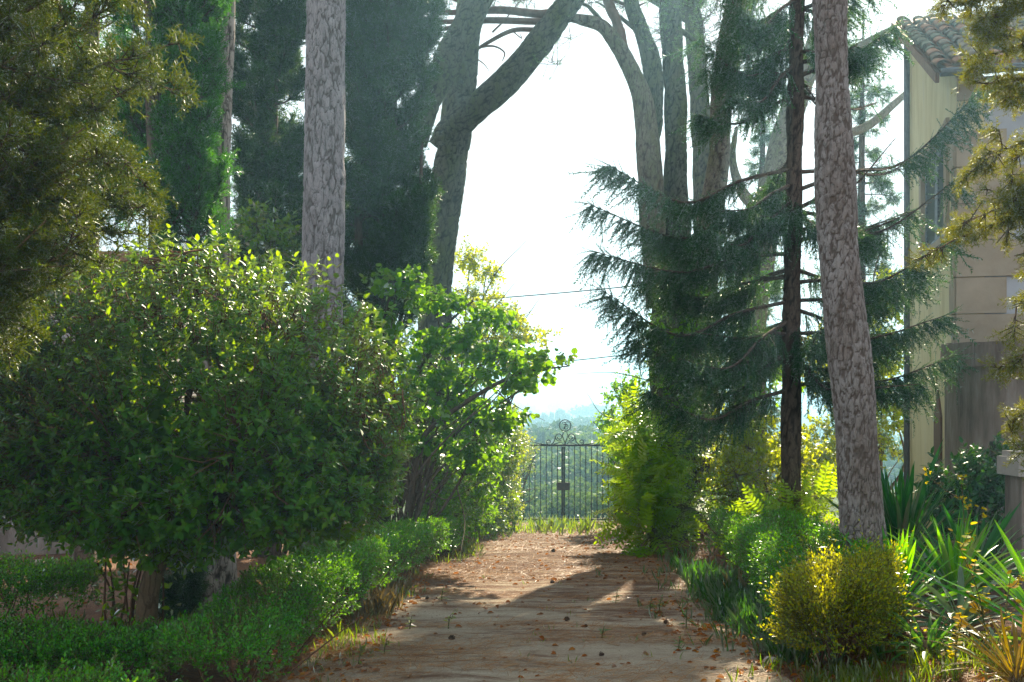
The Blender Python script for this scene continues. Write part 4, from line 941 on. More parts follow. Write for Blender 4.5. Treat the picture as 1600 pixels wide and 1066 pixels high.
def robinia(label, base, ells, n, frond, seed, ones, mat='robinia', group=None):
    r = np.random.default_rng(seed); base = np.array([base[0], base[1], float(zg(base[0], base[1]))]); root = thing('robinia_sapling', label, 'sapling', base, group)
    p, nn = ellip_points(ells, n, r, (.3, 1.02), .3, 2.2, seed); k = p[:, 2] > zg(p[:, 0], p[:, 1]) + .1; p, nn = p[k], nn[k]; m = len(p)
    a = unit(nn * .8 + r.normal(size=(m, 3)) * .45 + [0, 0, .05]); nrm = unit(np.array([0, 0, 1.]) + r.normal(size=(m, 3)) * .45); s = frond * r.uniform(.7, 1.25, m)
    d = np.linalg.norm(p - [0, 0, EYE], axis=1); idx = np.argsort(d)[:ones]; aa, bb, nn2 = frames(a, nrm); mes = []
    for t in FRONDS:
        me = mesh_np('frond', *t); me.materials.append(M['robinia_one']); mes.append(me)
    for j, i in enumerate(idx):
        o = bpy.data.objects.new('frond', mes[j % 5]); COL.objects.link(o); o.parent = root
        mt = Matrix((np.stack([aa[i], bb[i], nn2[i]], 1) * s[i]).tolist()).to_4x4(); mt.translation = Vector((p[i] - base).tolist()); o.matrix_local = mt
    rest = np.ones(m, bool); rest[idx] = False; b = Bulk()
    if rest.any(): scatter_multi(b, FRONDS, p[rest], a[rest], nrm[rest], s[rest]); add_mesh_part('foliage', b, M[mat], root, base, 'stuff')
    limbs = grow_limbs(base - [0, 0, .05], [e[0] for e in ells], r, .022, 4); add_bark_part('stem', limbs, M['shrub_bark'], root, base, 6)
    nodes = np.concatenate([spline(l[0], 10) for l in limbs]); near = np.array([nodes[np.argmin(np.sum((nodes - q) ** 2, 1))] for q in p]); tw = Bulk(); tw.sticks(near, p, .004, .002); add_mesh_part('twigs', tw, M['green_twig'], root, base, 'stuff')
robinia('bright robinia sapling with feathery leaves arching over the right edge of the drive', (2.2, 16.2), [E(1000, 800, 15.8, .36, .45, .35), E(1015, 750, 16.2, .42, .45, .4), E(982, 740, 16.4, .28, .4, .3), E(1040, 710, 16.6, .48, .5, .45), E(1015, 840, 15.4, .38, .45, .2), E(1065, 790, 15.8, .4, .4, .4), E(968, 795, 16.0, .16, .3, .10), E(1000, 670, 16.8, .38, .4, .3)], 420, .44, 91, 300)
robinia('taller robinia sapling behind, glowing yellow green under the spruce boughs', (3.6, 20.2), [E(1020, 660, 20, .5, .6, .5), E(1080, 700, 20, .6, .6, .5), E(1050, 750, 20.3, .6, .6, .5), E(1120, 720, 20, .5, .6, .5), E(990, 700, 20.4, .4, .5, .5)], 230, .38, 92, 0)
broad_bush('maple_sapling', 'dark leaved sapling against the pale sky just right of the gate', 'sapling', (2.75, 22),
           [E(965, 620, 21.6, .3, .35, .25), E(950, 660, 21.6, .25, .3, .35), E(985, 600, 21.6, .35, .35, .25), E(1000, 650, 21.8, .4, .5, .5), E(985, 720, 21.8, .4, .5, .5), E(960, 690, 21.8, .25, .3, .4)],
           330, .15, 7, .095, BROAD, M['redbud'], 93, 'dark', .03, shell=(.3, 1.05), up=0., rand=.5, droop=.2)
broad_bush('hazel_shrub', 'backlit yellow green shrub glowing behind the spruce trunk', 'shrub', (4.9, 19),
           [E(1140, 770, 18.6, .7, .6, .5), E(1200, 740, 19, .7, .7, .6), E(1270, 750, 19, .6, .7, .6), E(1100, 780, 18.4, .5, .5, .4), E(1180, 680, 19.2, .7, .7, .4), E(1280, 690, 19.2, .5, .6, .5), E(1100, 640, 20, .5, .6, .6), E(1110, 730, 17.6, .5, .5, .4), E(1170, 700, 17.8, .6, .5, .5), E(1250, 720, 17.6, .5, .5, .5)],
           1300, .15, 7, .09, BROAD, M['lime'], 94, 'dark', .03, shell=(.35, 1.05), stems=3, up=.1, rand=.5, droop=.1)
broad_bush('lime_tree', 'bright leafy tree seen through the gap right of the leaning trunk', 'tree', (7.1, 20.5),
           [E(1385, 470, 20.5, .5, .6, .6), E(1375, 560, 20.5, .6, .6, .6), E(1395, 640, 20, .6, .6, .6), E(1340, 600, 21, .6, .6, .8), E(1290, 560, 22, .7, .6, .8), E(1350, 700, 20, .6, .6, .5)],
           700, .18, 8, .10, BROAD, M['lime'], 95, 'dark', .05, shell=(.3, 1.05), up=.1, rand=.6, droop=.2)
broad_bush('ivy_growth', 'ivy leaves climbing the twin stone pine trunks behind the spruce', 'ivy', (3.15, 17.8),
           [E(1045, 540, 17.5, .42, .4, .7), E(1060, 610, 17.6, .5, .5, .6), E(1090, 480, 17.7, .4, .4, .5), E(1140, 520, 18, .5, .5, .5), E(1180, 430, 18.5, .35, .3, .4), E(1200, 590, 18, .6, .6, .6)],
           420, .12, 6, .10, BROAD, M['redbud'], 96, 'dark', .03, shell=(.5, 1.05), up=0, rand=.6, droop=.2)
broad_bush('laurel_shrub', 'dark green shrub at the foot of the round annex wall', 'shrub', P(1550, 800, 10.6)[:2],
           [E(1520, 760, 10.5, .45, .4, .28), E(1570, 745, 10.5, .4, .4, .3), E(1490, 790, 10.4, .4, .4, .25), E(1550, 800, 10.3, .5, .4, .3)],
           360, .14, 8, .10, OVAL, M['dark_leaf'], 97, 'dark', .02, shell=(.5, 1.05), stems=2)
broad_bush('undergrowth_shrub', 'low dark shrub at the foot of the spruce above the right hedge', 'shrub', (3.9, 14.6),
           [E(1120, 780, 15, .6, .5, .4), E(1190, 790, 14.6, .6, .5, .4), E(1260, 790, 14, .5, .5, .4), E(1150, 740, 15.4, .5, .5, .35)],
           260, .12, 6, .06, OVAL, M['laurel'], 98, 'dark', .02, shell=(.4, 1.05), stems=2)
robinia('low ferny robinia sucker with flat fronds at the foot of the spruce', (3.9, 12.6), [E(1220, 810, 12.4, .4, .4, .22), E(1270, 790, 12.4, .35, .4, .25), E(1180, 820, 12.6, .3, .3, .15)], 110, .34, 99, 110)
# ================================================================ large trees
def tree_root(name, label, cat, base, group=None):
    base = np.array([base[0], base[1], float(zg(base[0], base[1]))]); return thing(name, label, cat, base, group), base
def trunk_part(root, org, pts, radii, mat, name='trunk', **kw):
    return link(name, trunk_mesh(name, pts, radii, org, **kw), mat, root, smooth=True)
def pine_crown(root, org, limbs, ntuft, size, seed, name='crown', top=None, droop=.0):
    """needle tufts gathered along the outer part of thin branches"""
    r = np.random.default_rng(seed); b = Bulk(); tw = Bulk(); P0 = []; D0 = []
    for pts, rad in limbs:
        c = spline(pts, 20); L = np.sum(np.linalg.norm(np.diff(c, axis=0), axis=1)); m = int(ntuft * L)
        for _ in range(m):
            u = r.uniform(.35, 1) ** .7; q = c[int(u * 19)]; d = unit(r.normal(size=3) + [0, 0, .35 - droop]); l = r.uniform(.15, .55) * (1.2 - u * .4)
            tw.sticks(q[None], (q + d * l)[None], .006, .003); P0.append(q + d * l); D0.append(d)
            for _ in range(2): P0.append(q + d * l * r.uniform(.4, .95) + r.normal(size=3) * .04); D0.append(unit(d + r.normal(size=3) * .5))
    P0 = np.array(P0); D0 = np.array(D0); scatter_multi(b, TUFT, P0, D0, rnd(len(P0)), size * r.uniform(.7, 1.2, len(P0)))
    add_mesh_part(name, b, M['pine'], root, org, 'stuff'); add_mesh_part('twigs', tw, M['dark_twig'], root, org, 'stuff')

# the straight pale pine on the left
rt_, og = tree_root('pine_tree', 'straight pine trunk with grey plated bark and small knots, behind the round bush', 'pine tree', P(499, 920, 11)[:2])
pts = [og - [0, 0, .2], P(500, 780, 11), P(503, 480, 11), P(508, 200, 11), P(509, 0, 11), P(512, -250, 11), P(518, -560, 11)]
trunk_part(rt_, og, pts, [.30, .245, .225, .220, .212, .19, .15], M['pine_bark'], seg=120, step=.02, plate=.075, depth=.015, stretch=3.2, crack=.26, lump=.022, flare=.25, seed=1,
           knots=[(4.62, 5.05, .05), (4.58, 4.3, .045), (3.7, 4.72, .035), (3.1, 4.62, .045)])
lb = [(np.array([P(516, -480, 11), P(516, -480, 11) + np.array([dx, dy, .5]), P(516, -480, 11) + np.array([dx * 1.9, dy * 1.9, .9])]), [.08, .05, .02]) for dx, dy in ((-1, .3), (.7, 1), (-.3, -1.1), (-.8, 1), (.9, -.4))]
add_bark_part('limb', lb, M['pine_bark'], rt_, og, 7); pine_crown(rt_, og, lb, 26, .12, 5)

# leaning pine on the right
rt_, og = tree_root('pine_tree', 'thick leaning pine trunk with grey brown flaking bark behind the yuccas', 'pine tree', P(1356, 880, 8.0)[:2])
pts = [og - [0, 0, .15], P(1349, 820, 8), P(1330, 600, 8), P(1312, 400, 8), P(1302, 200, 8), P(1297, 0, 8), P(1292, -240, 8), P(1290, -600, 8)]
trunk_part(rt_, og, pts, [.215, .182, .162, .150, .14, .13, .122, .10], M['brown_bark'], seg=110, step=.02, plate=.055, depth=.009, stretch=2.0, crack=.30, lump=.03, flare=.18, seed=2)
lb = [(np.array([P(1290, -580, 8), P(1290, -580, 8) + np.array([dx, dy, .4]), P(1290, -580, 8) + np.array([dx * 1.8, dy * 1.8, .6])]), [.07, .04, .02]) for dx, dy in ((-1, .2), (.7, .6), (-.3, -1.0), (.9, -.4))]
add_bark_part('limb', lb, M['brown_bark'], rt_, og, 7); pine_crown(rt_, og, lb, 26, .12, 6)

# tree with pale ribbed bark, most of it behind the green cypress; its fluted foot shows under the bush
rt_, og = tree_root('pale_trunk_tree', 'pale ribbed trunk beside the green cypress, its fluted grey foot below the round bush', 'tree', P(322, 960, 8.8)[:2])
pts = [og - [0, 0, .15], P(328, 880, 8.8), P(336, 600, 8.8), P(341, 370, 8.8), P(342, 180, 8.8), P(350, 0, 8.8), P(356, -220, 8.8), P(360, -420, 8.8)]
trunk_part(rt_, og, pts, [.30, .24, .125, .105, .10, .098, .09, .07], M['pale_bark'], seg=48, step=.04, plate=.06, depth=.018, stretch=6, lump=.02, flare=.25, seed=3, rib=.045)
lb = [(np.array([P(358, -330, 8.8), P(358, -330, 8.8) + np.array([dx, dy, .5]), P(358, -330, 8.8) + np.array([dx * 1.9, dy * 1.9, .9])]), [.05, .03, .01]) for dx, dy in ((-1, .3), (.3, .9), (-.5, -.8))]
add_bark_part('limb', lb, M['pale_bark'], rt_, og, 6); pine_crown(rt_, og, lb, 30, .12, 7)

# big leaning stone pine left of the sky gap
rt_, og = tree_root('stone_pine', 'massive stone pine with crossing grey limbs on the left of the sky gap', 'pine tree', P(668, 850, 18)[:2])
kw = dict(seg=44, step=.06, plate=.085, depth=.022, stretch=1.8, lump=.04)
trunk_part(rt_, og, [og - [0, 0, .2], P(676, 640, 18), P(683, 440, 18), P(699, 300, 18), P(713, 200, 18), P(724, 100, 18), P(737, 0, 18), P(765, -220, 18), P(800, -480, 18)], [.42, .33, .29, .30, .29, .26, .24, .2, .14], M['mossy_bark'], seed=4, flare=.2, **kw)
trunk_part(rt_, og, [P(684, 232, 17.95), P(706, 203, 17.9), P(760, 155, 17.7), P(820, 95, 17.5), P(870, 30, 17.3), P(905, -20, 17.2), P(980, -150, 17)], [.20, .25, .24, .235, .22, .205, .15], M['mossy_bark'], 'limb', seed=5, **kw)
trunk_part(rt_, og, [P(650, 225, 17.2), P(672, 150, 17.2), P(705, 85, 17.3), P(740, 15, 17.4), P(775, -60, 17.6), P(840, -250, 17.9)], [.20, .22, .235, .235, .22, .16], M['mossy_bark'], 'limb', seed=6, **kw)
thin = [([P(905, 8, 17.6), P(850, 22, 18), P(780, 16, 18.3), P(700, 20, 18.6), P(650, 12, 18.8)], [.07, .075, .07, .05, .02]),
        ([P(900, 30, 17.6), P(840, 34, 18), P(770, 32, 18.2), P(690, 34, 18.4), P(655, 24, 18.6)], [.05, .06, .06, .04, .015]),
        ([P(840, 47, 17.6), P(800, 48, 18), P(760, 68, 18.2), P(735, 84, 18.3)], [.045, .04, .035, .02]),
        ([P(742, 76, 18.2), P(770, 72, 18.1), P(788, 82, 18), P(785, 96, 18)], [.02, .018, .014, .008]),
        ([P(720, 40, 18.2), P(690, 46, 18), P(660, 48, 18)], [.05, .035, .015]),
        ([P(735, 10, 18.2), P(700, -4, 18), P(672, 6, 18), P(640, -2, 18)], [.05, .035, .03, .015]),
        ([P(770, 50, 18.2), P(790, 30, 18.4), P(810, 4, 18.6)], [.02, .015, .008]), ([P(800, 48, 18), P(815, 60, 18), P(812, 52, 18)], [.012, .01, .005]),
        ([P(870, 8, 17.6), P(930, -8, 18), P(985, 10, 18.3), P(1010, 4, 18.4)], [.04, .035, .03, .01]), ([P(742, 90, 18.2), P(756, 100, 18.2), P(765, 112, 18.2)], [.015, .01, .005])]
thin = [(np.array(a), b_) for a, b_ in thin]; add_bark_part('branch', thin, plain_mat('red_pine_bark', (.10, .05, .035), (.20, .11, .08), 9), rt_, og, 7)
cr = [([P(770, -60, 18), P(720, -30, 18.5), P(690, 2, 19)], 0), ([P(850, -80, 17.5), P(840, -10, 18.5), P(800, 4, 19)], 0), ([P(900, -60, 17.5), P(930, -20, 18), P(965, 8, 18.2)], 0), ([P(760, -80, 17.5), P(740, -40, 16.8), P(700, -14, 16.2)], 0), ([P(780, -90, 18), P(800, -40, 19.5), P(760, 20, 20.4)], 0),
      ([P(828, 90, 17.4), P(846, 100, 17.3), P(862, 98, 17.2), P(872, 104, 17.2)], 0), ([P(900, 34, 17.4), P(893, 55, 17.5), P(890, 70, 17.6)], 0)]
pine_crown(rt_, og, [(np.array(a), 0) for a, _ in cr], 26, .085, 8)
wide = [(np.array([P(800, -480, 18), P(800 + dx, -520, 18 + dy), P(800 + 2 * dx, -500, 18 + 2 * dy)]), [.09, .06, .02]) for dx, dy in ((-160, .6), (-60, -1.8), (60, 2.2), (120, .4), (-110, 2.0))]
add_bark_part('upper_limb', wide, M['mossy_bark'], rt_, og, 6); pine_crown(rt_, og, wide, 16, .14, 9, 'upper_crown')

# twin stone pine right of the sky gap
rt_, og = tree_root('stone_pine', 'twin stemmed mossy stone pine on the right of the sky gap, one limb arching left', 'pine tree', P(1050, 840, 18)[:2])
trunk_part(rt_, og, [og - [0, 0, .2], P(1052, 680, 18), P(1050, 500, 18), P(1056, 400, 18.1), P(1056, 300, 18.1), P(1056, 200, 18.1), P(1052, 90, 18.1), P(1046, 0, 18.1), P(1040, -200, 18.2), P(1060, -420, 18.2)], [.46, .42, .38, .29, .21, .20, .20, .19, .15, .1], M['mossy_bark'], seed=7, flare=.15, **kw)
trunk_part(rt_, og, [P(1030, 480, 17.9), P(1022, 380, 17.85), P(1017, 280, 17.8), P(1012, 225, 17.8), P(1002, 150, 17.8), P(982, 100, 17.8), P(962, 66, 17.7), P(940, 40, 17.6), P(905, 30, 17.5), P(880, 25, 17.4)], [.22, .21, .225, .225, .17, .15, .14, .115, .09, .05], M['smooth_bark'], 'limb', seed=8, **dict(kw, plate=.12, depth=.010, stretch=2.5))
trunk_part(rt_, og, [P(1016, 240, 17.9), P(1022, 180, 18), P(1020, 110, 18), P(1003, 50, 18), P(985, 0, 18), P(960, -120, 18)], [.12, .17, .17, .15, .13, .09], M['mossy_bark'], 'limb', seed=9, **kw)
trunk_part(rt_, og, [P(975, 85, 17.8), P(965, 40, 17.9), P(950, 0, 18), P(935, -60, 18.1)], [.09, .10, .09, .07], plain_mat('red_limb_bark', (.10, .055, .035), (.20, .12, .085), 9), 'limb', seed=10, **kw)
bm = [([P(950, 48, 17.7), P(930, 22, 17.8), P(915, 8, 18), P(890, 4, 18)], [.06, .04, .03, .01]), ([P(1010, 60, 18), P(960, 20, 18.4), P(930, 2, 18.6)], [.05, .03, .01]), ([P(1050, 40, 18.1), P(1080, 60, 18.4), P(1105, 90, 18.8)], [.06, .045, .03])]
add_bark_part('branch', [(np.array(a), b_) for a, b_ in bm], M['mossy_bark'], rt_, og, 7)
cr = [([P(1040, -40, 18), P(1030, 20, 17.5), P(1040, 70, 17.2)], 0), ([P(1060, -40, 18.5), P(1090, 20, 18.4), P(1110, 70, 18.2)], 0), ([P(1150, -60, 19), P(1180, 10, 18.8), P(1195, 60, 18.6)], 0), ([P(1140, -60, 20), P(1120, 10, 19.8), P(1090, 40, 19.6)], 0), ([P(960, -60, 18), P(940, -10, 18.5), P(915, 10, 18.8)], 0), ([P(990, -60, 18), P(1000, -10, 18.8), P(960, 20, 19)], 0), ([P(1040, -60, 18), P(1060, -10, 18.5), P(1085, 20, 19)], 0), ([P(1040, -90, 18), P(1020, -30, 17.4), P(1035, 8, 17)], 0)]
pine_crown(rt_, og, [(np.array(a), 0) for a, _ in cr], 26, .09, 10)
wide = [(np.array([P(1060, -420, 18.2), P(1060 + dx, -460, 18.2 + dy), P(1060 + 2 * dx, -440, 18.2 + 2 * dy)]), [.09, .06, .02]) for dx, dy in ((-110, .8), (60, -1.6), (90, 2.0), (150, .2), (-40, 2.4))]
add_bark_part('upper_limb', wide, M['mossy_bark'], rt_, og, 6); pine_crown(rt_, og, wide, 12, .14, 11, 'upper_crown')

# slimmer curved pine behind, and the oblique one
rt_, og = tree_root('stone_pine', 'slimmer curving pine trunk between the twin stone pine and the spruce', 'pine tree', P(1090, 840, 20)[:2])
trunk_part(rt_, og, [og - [0, 0, .2], P(1092, 600, 20), P(1098, 440, 20), P(1110, 340, 20), P(1124, 240, 20), P(1128, 160, 20), P(1138, 80, 20), P(1152, 0, 20), P(1180, -200, 20), P(1230, -400, 20)], [.34, .3, .26, .24, .20, .21, .25, .23, .18, .1], M['smooth_bark'], seed=11, flare=.1, **dict(kw, plate=.12, depth=.012, stretch=2.4))
trunk_part(rt_, og, [P(1146, 70, 20), P(1165, 20, 20.2), P(1200, -40, 20.5), P(1260, -160, 21)], [.12, .14, .12, .08], M['mossy_bark'], 'limb', seed=12, **kw)
wide = [(np.array([P(1230, -400, 20), P(1230 + dx, -440, 20 + dy), P(1230 + 2 * dx, -420, 20 + 2 * dy)]), [.09, .06, .02]) for dx, dy in ((-110, .8), (60, -1.6), (90, 2.0))]
add_bark_part('limb', wide, M['mossy_bark'], rt_, og, 6); pine_crown(rt_, og, wide, 14, .15, 12)
rt_, og = tree_root('stone_pine', 'hazy pine trunk leaning right behind the spruce', 'pine tree', P(1165, 800, 23)[:2])
trunk_part(rt_, og, [og - [0, 0, .2], P(1170, 560, 23), P(1185, 420, 23), P(1205, 300, 23), P(1235, 180, 23), P(1280, 60, 23), P(1335, -60, 23), P(1400, -220, 23)], [.4, .36, .34, .32, .28, .24, .2, .14], M['smooth_bark'], seed=13, flare=.1, **dict(kw, plate=.14, depth=.012))
trunk_part(rt_, og, [P(1195, 340, 23), P(1160, 300, 22.8), P(1145, 250, 22.6), P(1150, 200, 22.5)], [.14, .12, .09, .06], M['smooth_bark'], 'limb', seed=14, **kw)
add_bark_part('branch', [(np.array([P(1262, 105, 23), P(1330, 80, 22.5), P(1400, 45, 22), P(1480, 20, 21.5)]), [.13, .12, .09, .05]), (np.array([P(1290, 215, 23), P(1350, 200, 22.8), P(1400, 160, 23), P(1475, 90, 23.5)]), [.11, .1, .08, .04])], M['smooth_bark'], rt_, og, 8)
wide = [(np.array([P(1400, -220, 23), P(1400 + dx, -260, 23 + dy), P(1400 + 2 * dx, -250, 23 + 2 * dy)]), [.09, .06, .02]) for dx, dy in ((-110, .8), (60, -1.6), (90, 2.0))]
add_bark_part('limb', wide, M['mossy_bark'], rt_, og, 6); pine_crown(rt_, og, wide, 14, .15, 13)

# added stone pine, its crown placed above the view to shade the near drive
rt_, og = tree_root('stone_pine', 'added stone pine behind the twin stemmed one, its crown shading the drive, only glimpses of its trunk show', 'pine tree', P(1100, 800, 25)[:2])
trunk_part(rt_, og, [og - [0, 0, .2], P(1104, 500, 25), P(1098, 250, 25), P(1080, 0, 25), P(1066, -40, 25)], [.36, .3, .26, .2, .16], M['mossy_bark'], seed=17, **kw)
top = P(1072, -8, 25); wide = []
for k in range(13):
    th = k * 2.4; rr = 1.2 + 2.6 * (k / 13) ** .5; wide.append((np.array([top + [0, 0, -.6], top + [math.cos(th) * rr * .5 - .4, math.sin(th) * rr * .4, .7], top + [math.cos(th) * rr - .9, math.sin(th) * rr * .7, 1.3 + .5 * math.sin(k)]]), [.09, .06, .02]))
add_bark_part('limb', wide, M['mossy_bark'], rt_, og, 6); pine_crown(rt_, og, wide, 60, .26, 18)

# ---- weeping spruce on the right
def spruce():
    r = np.random.default_rng(121); rt_, og = tree_root('spruce_tree', 'dark spruce with drooping weeping boughs between the stone pines and the leaning trunk', 'spruce tree', P(1236, 812, 13)[:2])
    tpts = [og - [0, 0, .2], P(1236, 600, 13), P(1238, 400, 13), P(1242, 200, 13), P(1246, 0, 13), P(1250, -250, 13), P(1254, -520, 13)]
    trunk_part(rt_, og, tpts, [.15, .125, .115, .105, .09, .07, .03], M['dark_bark'], seg=28, step=.07, plate=.06, depth=.012, flare=.2, seed=15)
    axis = spline(tpts, 200); boughs = []
    def at_z(z): return axis[np.argmin(np.abs(axis[:, 2] - z))]
    def bough(start, tip, sag=.12, r0=.03):
        for px, py, Y, rr in ((1250, 930, 6.5, .16), (1290, 910, 6.5, .2), (1320, 940, 6.5, .16), (1270, 980, 6.4, .16), (1140, 1052, 5.95, .22)):      # boughs left out so sunlight reaches the box ball and the drive
            v = start + (tip - start) * np.linspace(.05, 1, 40)[:, None] - P(px, py, Y); tt = v @ SUNDIR
            if np.min(np.linalg.norm(v - tt[:, None] * SUNDIR, axis=1)) < rr: return
        L = np.linalg.norm(tip - start); mid = start + (tip - start) * .58 + np.array([0, 0, -(sag + r.uniform(0, .07)) * L]) + r.normal(size=3) * .03 * L; q1 = start + (mid - start) * .5 + np.array([0, 0, .02 * L])
        boughs.append((np.array([start, q1, mid, tip]), [r0, r0 * .75, r0 * .5, r0 * .15]))
    # boughs whose silhouettes stand against the sky (start row, tip)
    for sy, tx, ty, dY in [(265, 945, 255, -.7), (322, 918, 318, -.5), (395, 924, 392, -.9), (470, 938, 452, -.7), (560, 985, 528, -.6), (610, 1010, 610, -.9), (345, 1010, 380, .8), (430, 1000, 440, .9), (235, 1080, 130, -.6), (190, 1080, 250, .6), (120, 1090, 60, -.4), (330, 1090, 350, -1.2),
                           (160, 1130, 40, .6), (250, 1110, 215, -.9), (290, 1120, 330, -.6), (500, 1060, 560, -1.2), (520, 1090, 520, -.5),
                           (330, 1400, 215, -.5), (300, 1545, 128, -.9), (380, 1500, 276, -.8), (440, 1495, 365, -.9), (520, 1480, 492, -.8), (570, 1492, 556, -.7), (600, 1440, 600, -.9), (210, 1420, 120, .4), (120, 1400, 40, -.6), (200, 1450, 200, .5), (420, 1400, 440, .5), (480, 1390, 520, .6), (330, 1420, 330, .6),
                           (40, 1120, -30, -.4), (20, 1380, -40, -.4), (560, 1330, 600, -.8), (545, 1080, 610, .3), (500, 1110, 540, 1.0), (70, 1100, 110, .5), (100, 1140, 150, -.8), (150, 1090, 180, -.2), (30, 1130, 60, .7), (200, 1150, 260, -1.0), (240, 1180, 300, .9), (0, 1150, 20, -.9), (100, 1380, 55, -.6), (230, 1470, 180, -.7), (270, 1440, 240, .3), (360, 1450, 320, -.4), (470, 1440, 430, -.3), (10, 1330, 10, .8), (540, 1420, 520, .2), (80, 1340, 70, -.8), (150, 1370, 160, .7)]:
        z0 = EYE - (sy - HY) / FOC * 13; bough(at_z(z0), P(tx, ty, 13 + dY), .10)
    n_main = len(boughs)
    z = 2.6
    while z < 10.5:
        for k in range(3):
            th = r.uniform(0, 6.28); rr = 1.9 * (1 - z / 15) * r.uniform(.6, 1.1); s = at_z(z + r.uniform(-.2, .2))
            d = np.array([math.cos(th), math.sin(th), 0]); 
            # leave a gap where the sky shows between the trunks and where sun reaches the yuccas
            if 0.9 < (th % 6.28) < 1.9 and r.random() < .5: continue
            bough(s, s + d * rr + np.array([0, 0, r.uniform(-.35, .1)]), .1, .022)
        z += .75
    for bg_ in boughs[:n_main]: add_bark_part('bough', [bg_], M['dark_bark'], rt_, og, 6)
    add_bark_part('inner_boughs', boughs[n_main:], M['dark_bark'], rt_, og, 6)['kind'] = 'stuff'
    b = Bulk(); tw = Bulk(); PP = []; AA = []; SS = []
    for pts, rad in boughs:
        c = spline(pts, 40); L = np.sum(np.linalg.norm(np.diff(c, axis=0), axis=1)); T = unit(np.gradient(c, axis=0)); m = int(54 * L)
        u = np.clip(r.uniform(.1, 1.0, m) ** .8, 0, 1); i = (u * 39).astype(int); q = c[i]; side = unit(np.cross(T[i], [0, 0, 1.])) * np.where(r.random(m) < .5, 1, -1)[:, None]
        # side twigs that droop
        sl = (.08 + .42 * (1 - u)) * r.uniform(.25, 1.1, m) * min(1.2, L / 1.8); d1 = unit(side * .9 + T[i] * .75 + np.array([0, 0, -.18])); e = q + d1 * sl[:, None]
        tw.sticks(q, e, .005, .0025)
        for f in (.35, .7, 1.0):
            w_ = q + d1 * (sl * f)[:, None]; PP.append(w_); hang = r.uniform(.45, 1.0, m)[:, None] ** .7
            AA.append(unit(d1 * (1.0 - .75 * hang) + T[i] * .35 + np.array([0, 0, -1.0]) * hang + r.normal(size=(m, 3)) * .22)); SS.append(r.uniform(.14, .34, m) * np.where(r.random(m) < .2, 1.6, 1))
        # strands hanging straight down from some twigs
        k = np.nonzero(r.random(m) < .36)[0]; w_ = e[k].copy()
        for s_ in range(4):
            kk = r.random(len(k)) < (1.0, .8, .55, .3)[s_]; k, w_ = k[kk], w_[kk]; a_ = unit(np.array([0, 0, -1.]) + r.normal(size=(len(k), 3)) * .16); l_ = r.uniform(.11, .17, len(k))
            PP.append(w_); AA.append(a_); SS.append(l_ * 1.25); w_ = w_ + a_ * l_[:, None]
        # needles along the bough itself
        k = r.integers(4, 40, int(34 * L)); PP.append(c[k]); AA.append(unit(T[k] + r.normal(size=(len(k), 3)) * .45)); SS.append(r.uniform(.14, .24, len(k)))
    PP = np.concatenate(PP); AA = np.concatenate(AA); SS = np.concatenate(SS)
    # sprays cut away along the sun's rays so the beds in front are lit
    cut = np.zeros(len(PP), bool)
    for px, py, Y, rr in ((1250, 930, 6.5, .42), (1300, 910, 6.5, .5), (1360, 930, 6.6, .35), (1300, 1000, 6.4, .35), (1380, 880, 7.1, .4), (1430, 900, 7.1, .4), (1490, 850, 7.6, .42), (1540, 900, 7.4, .4), (1560, 1000, 5.6, .4), (1480, 1050, 5.7, .35), (1120, 1054, 5.95, .42), (1165, 1050, 6, .4), (1400, 1040, 6, .35), (1200, 870, 9, .25)):
        v = PP - P(px, py, Y); tt = v @ SUNDIR; dd = np.linalg.norm(v - tt[:, None] * SUNDIR, axis=1); cut |= (dd < rr) & (r.random(len(PP)) < .93)
    PP, AA, SS = PP[~cut], AA[~cut], SS[~cut]
    scatter_multi(b, TWIG, PP, AA, rnd(len(PP)), SS); add_mesh_part('foliage', b, M['spruce'], rt_, og, 'stuff'); add_mesh_part('twigs', tw, M['dark_twig'], rt_, og, 'stuff')
    print('spruce sprays', len(PP))
spruce()

# ---- cypresses and junipers: branches rising from the stem, flat sprays along them
def conifer(name, label, base, stem, stem_r, branches, mat, seed, spray, dens, tmpl=CYP, bark='dark_bark', up=.6, spread=.5, start=.35, group=None, cat='cypress tree', seg=20, side=.28):
    r = np.random.default_rng(seed); rt_, og = tree_root(name, label, cat, base, group)
    trunk_part(rt_, og, stem, stem_r, M[bark], seg=seg, step=.08, plate=.06, depth=.01, seed=seed, stretch=5)
    add_bark_part('branch', branches, M[bark] if bark != 'x' else M['twig'], rt_, og, 5)
    PP = []; AA = []; SS = []; tw = Bulk()
    for pts, rad in branches:
        c = spline(pts, 24); L = np.sum(np.linalg.norm(np.diff(c, axis=0), axis=1)); T = unit(np.gradient(c, axis=0)); m = max(3, int(dens * L))
        u = r.uniform(start, 1.0, m); i = np.clip((u * 23).astype(int), 0, 23); d = unit(T[i] * .55 + r.normal(size=(m, 3)) * spread + np.array([0, 0, up])); l = side * r.uniform(.15, 1, m) * (1.15 - .6 * u)
        e = c[i] + d * l[:, None]; tw.sticks(c[i], e, .004, .002)
        PP.append(e - d * spray * .3); AA.append(d); SS.append(spray * r.uniform(.6, 1.3, m)); PP.append(c[i] + d * (l * .4)[:, None]); AA.append(unit(d + r.normal(size=(m, 3)) * .45)); SS.append(spray * r.uniform(.5, 1.1, m))
    PP = np.concatenate(PP); AA = np.concatenate(AA); SS = np.concatenate(SS); b = Bulk(); scatter_multi(b, tmpl, PP, AA, rnd(len(PP)), SS)
    add_mesh_part('foliage', b, mat, rt_, og, 'stuff'); add_mesh_part('twigs', tw, M['dark_twig'], rt_, og, 'stuff'); print(name, len(PP)); return rt_
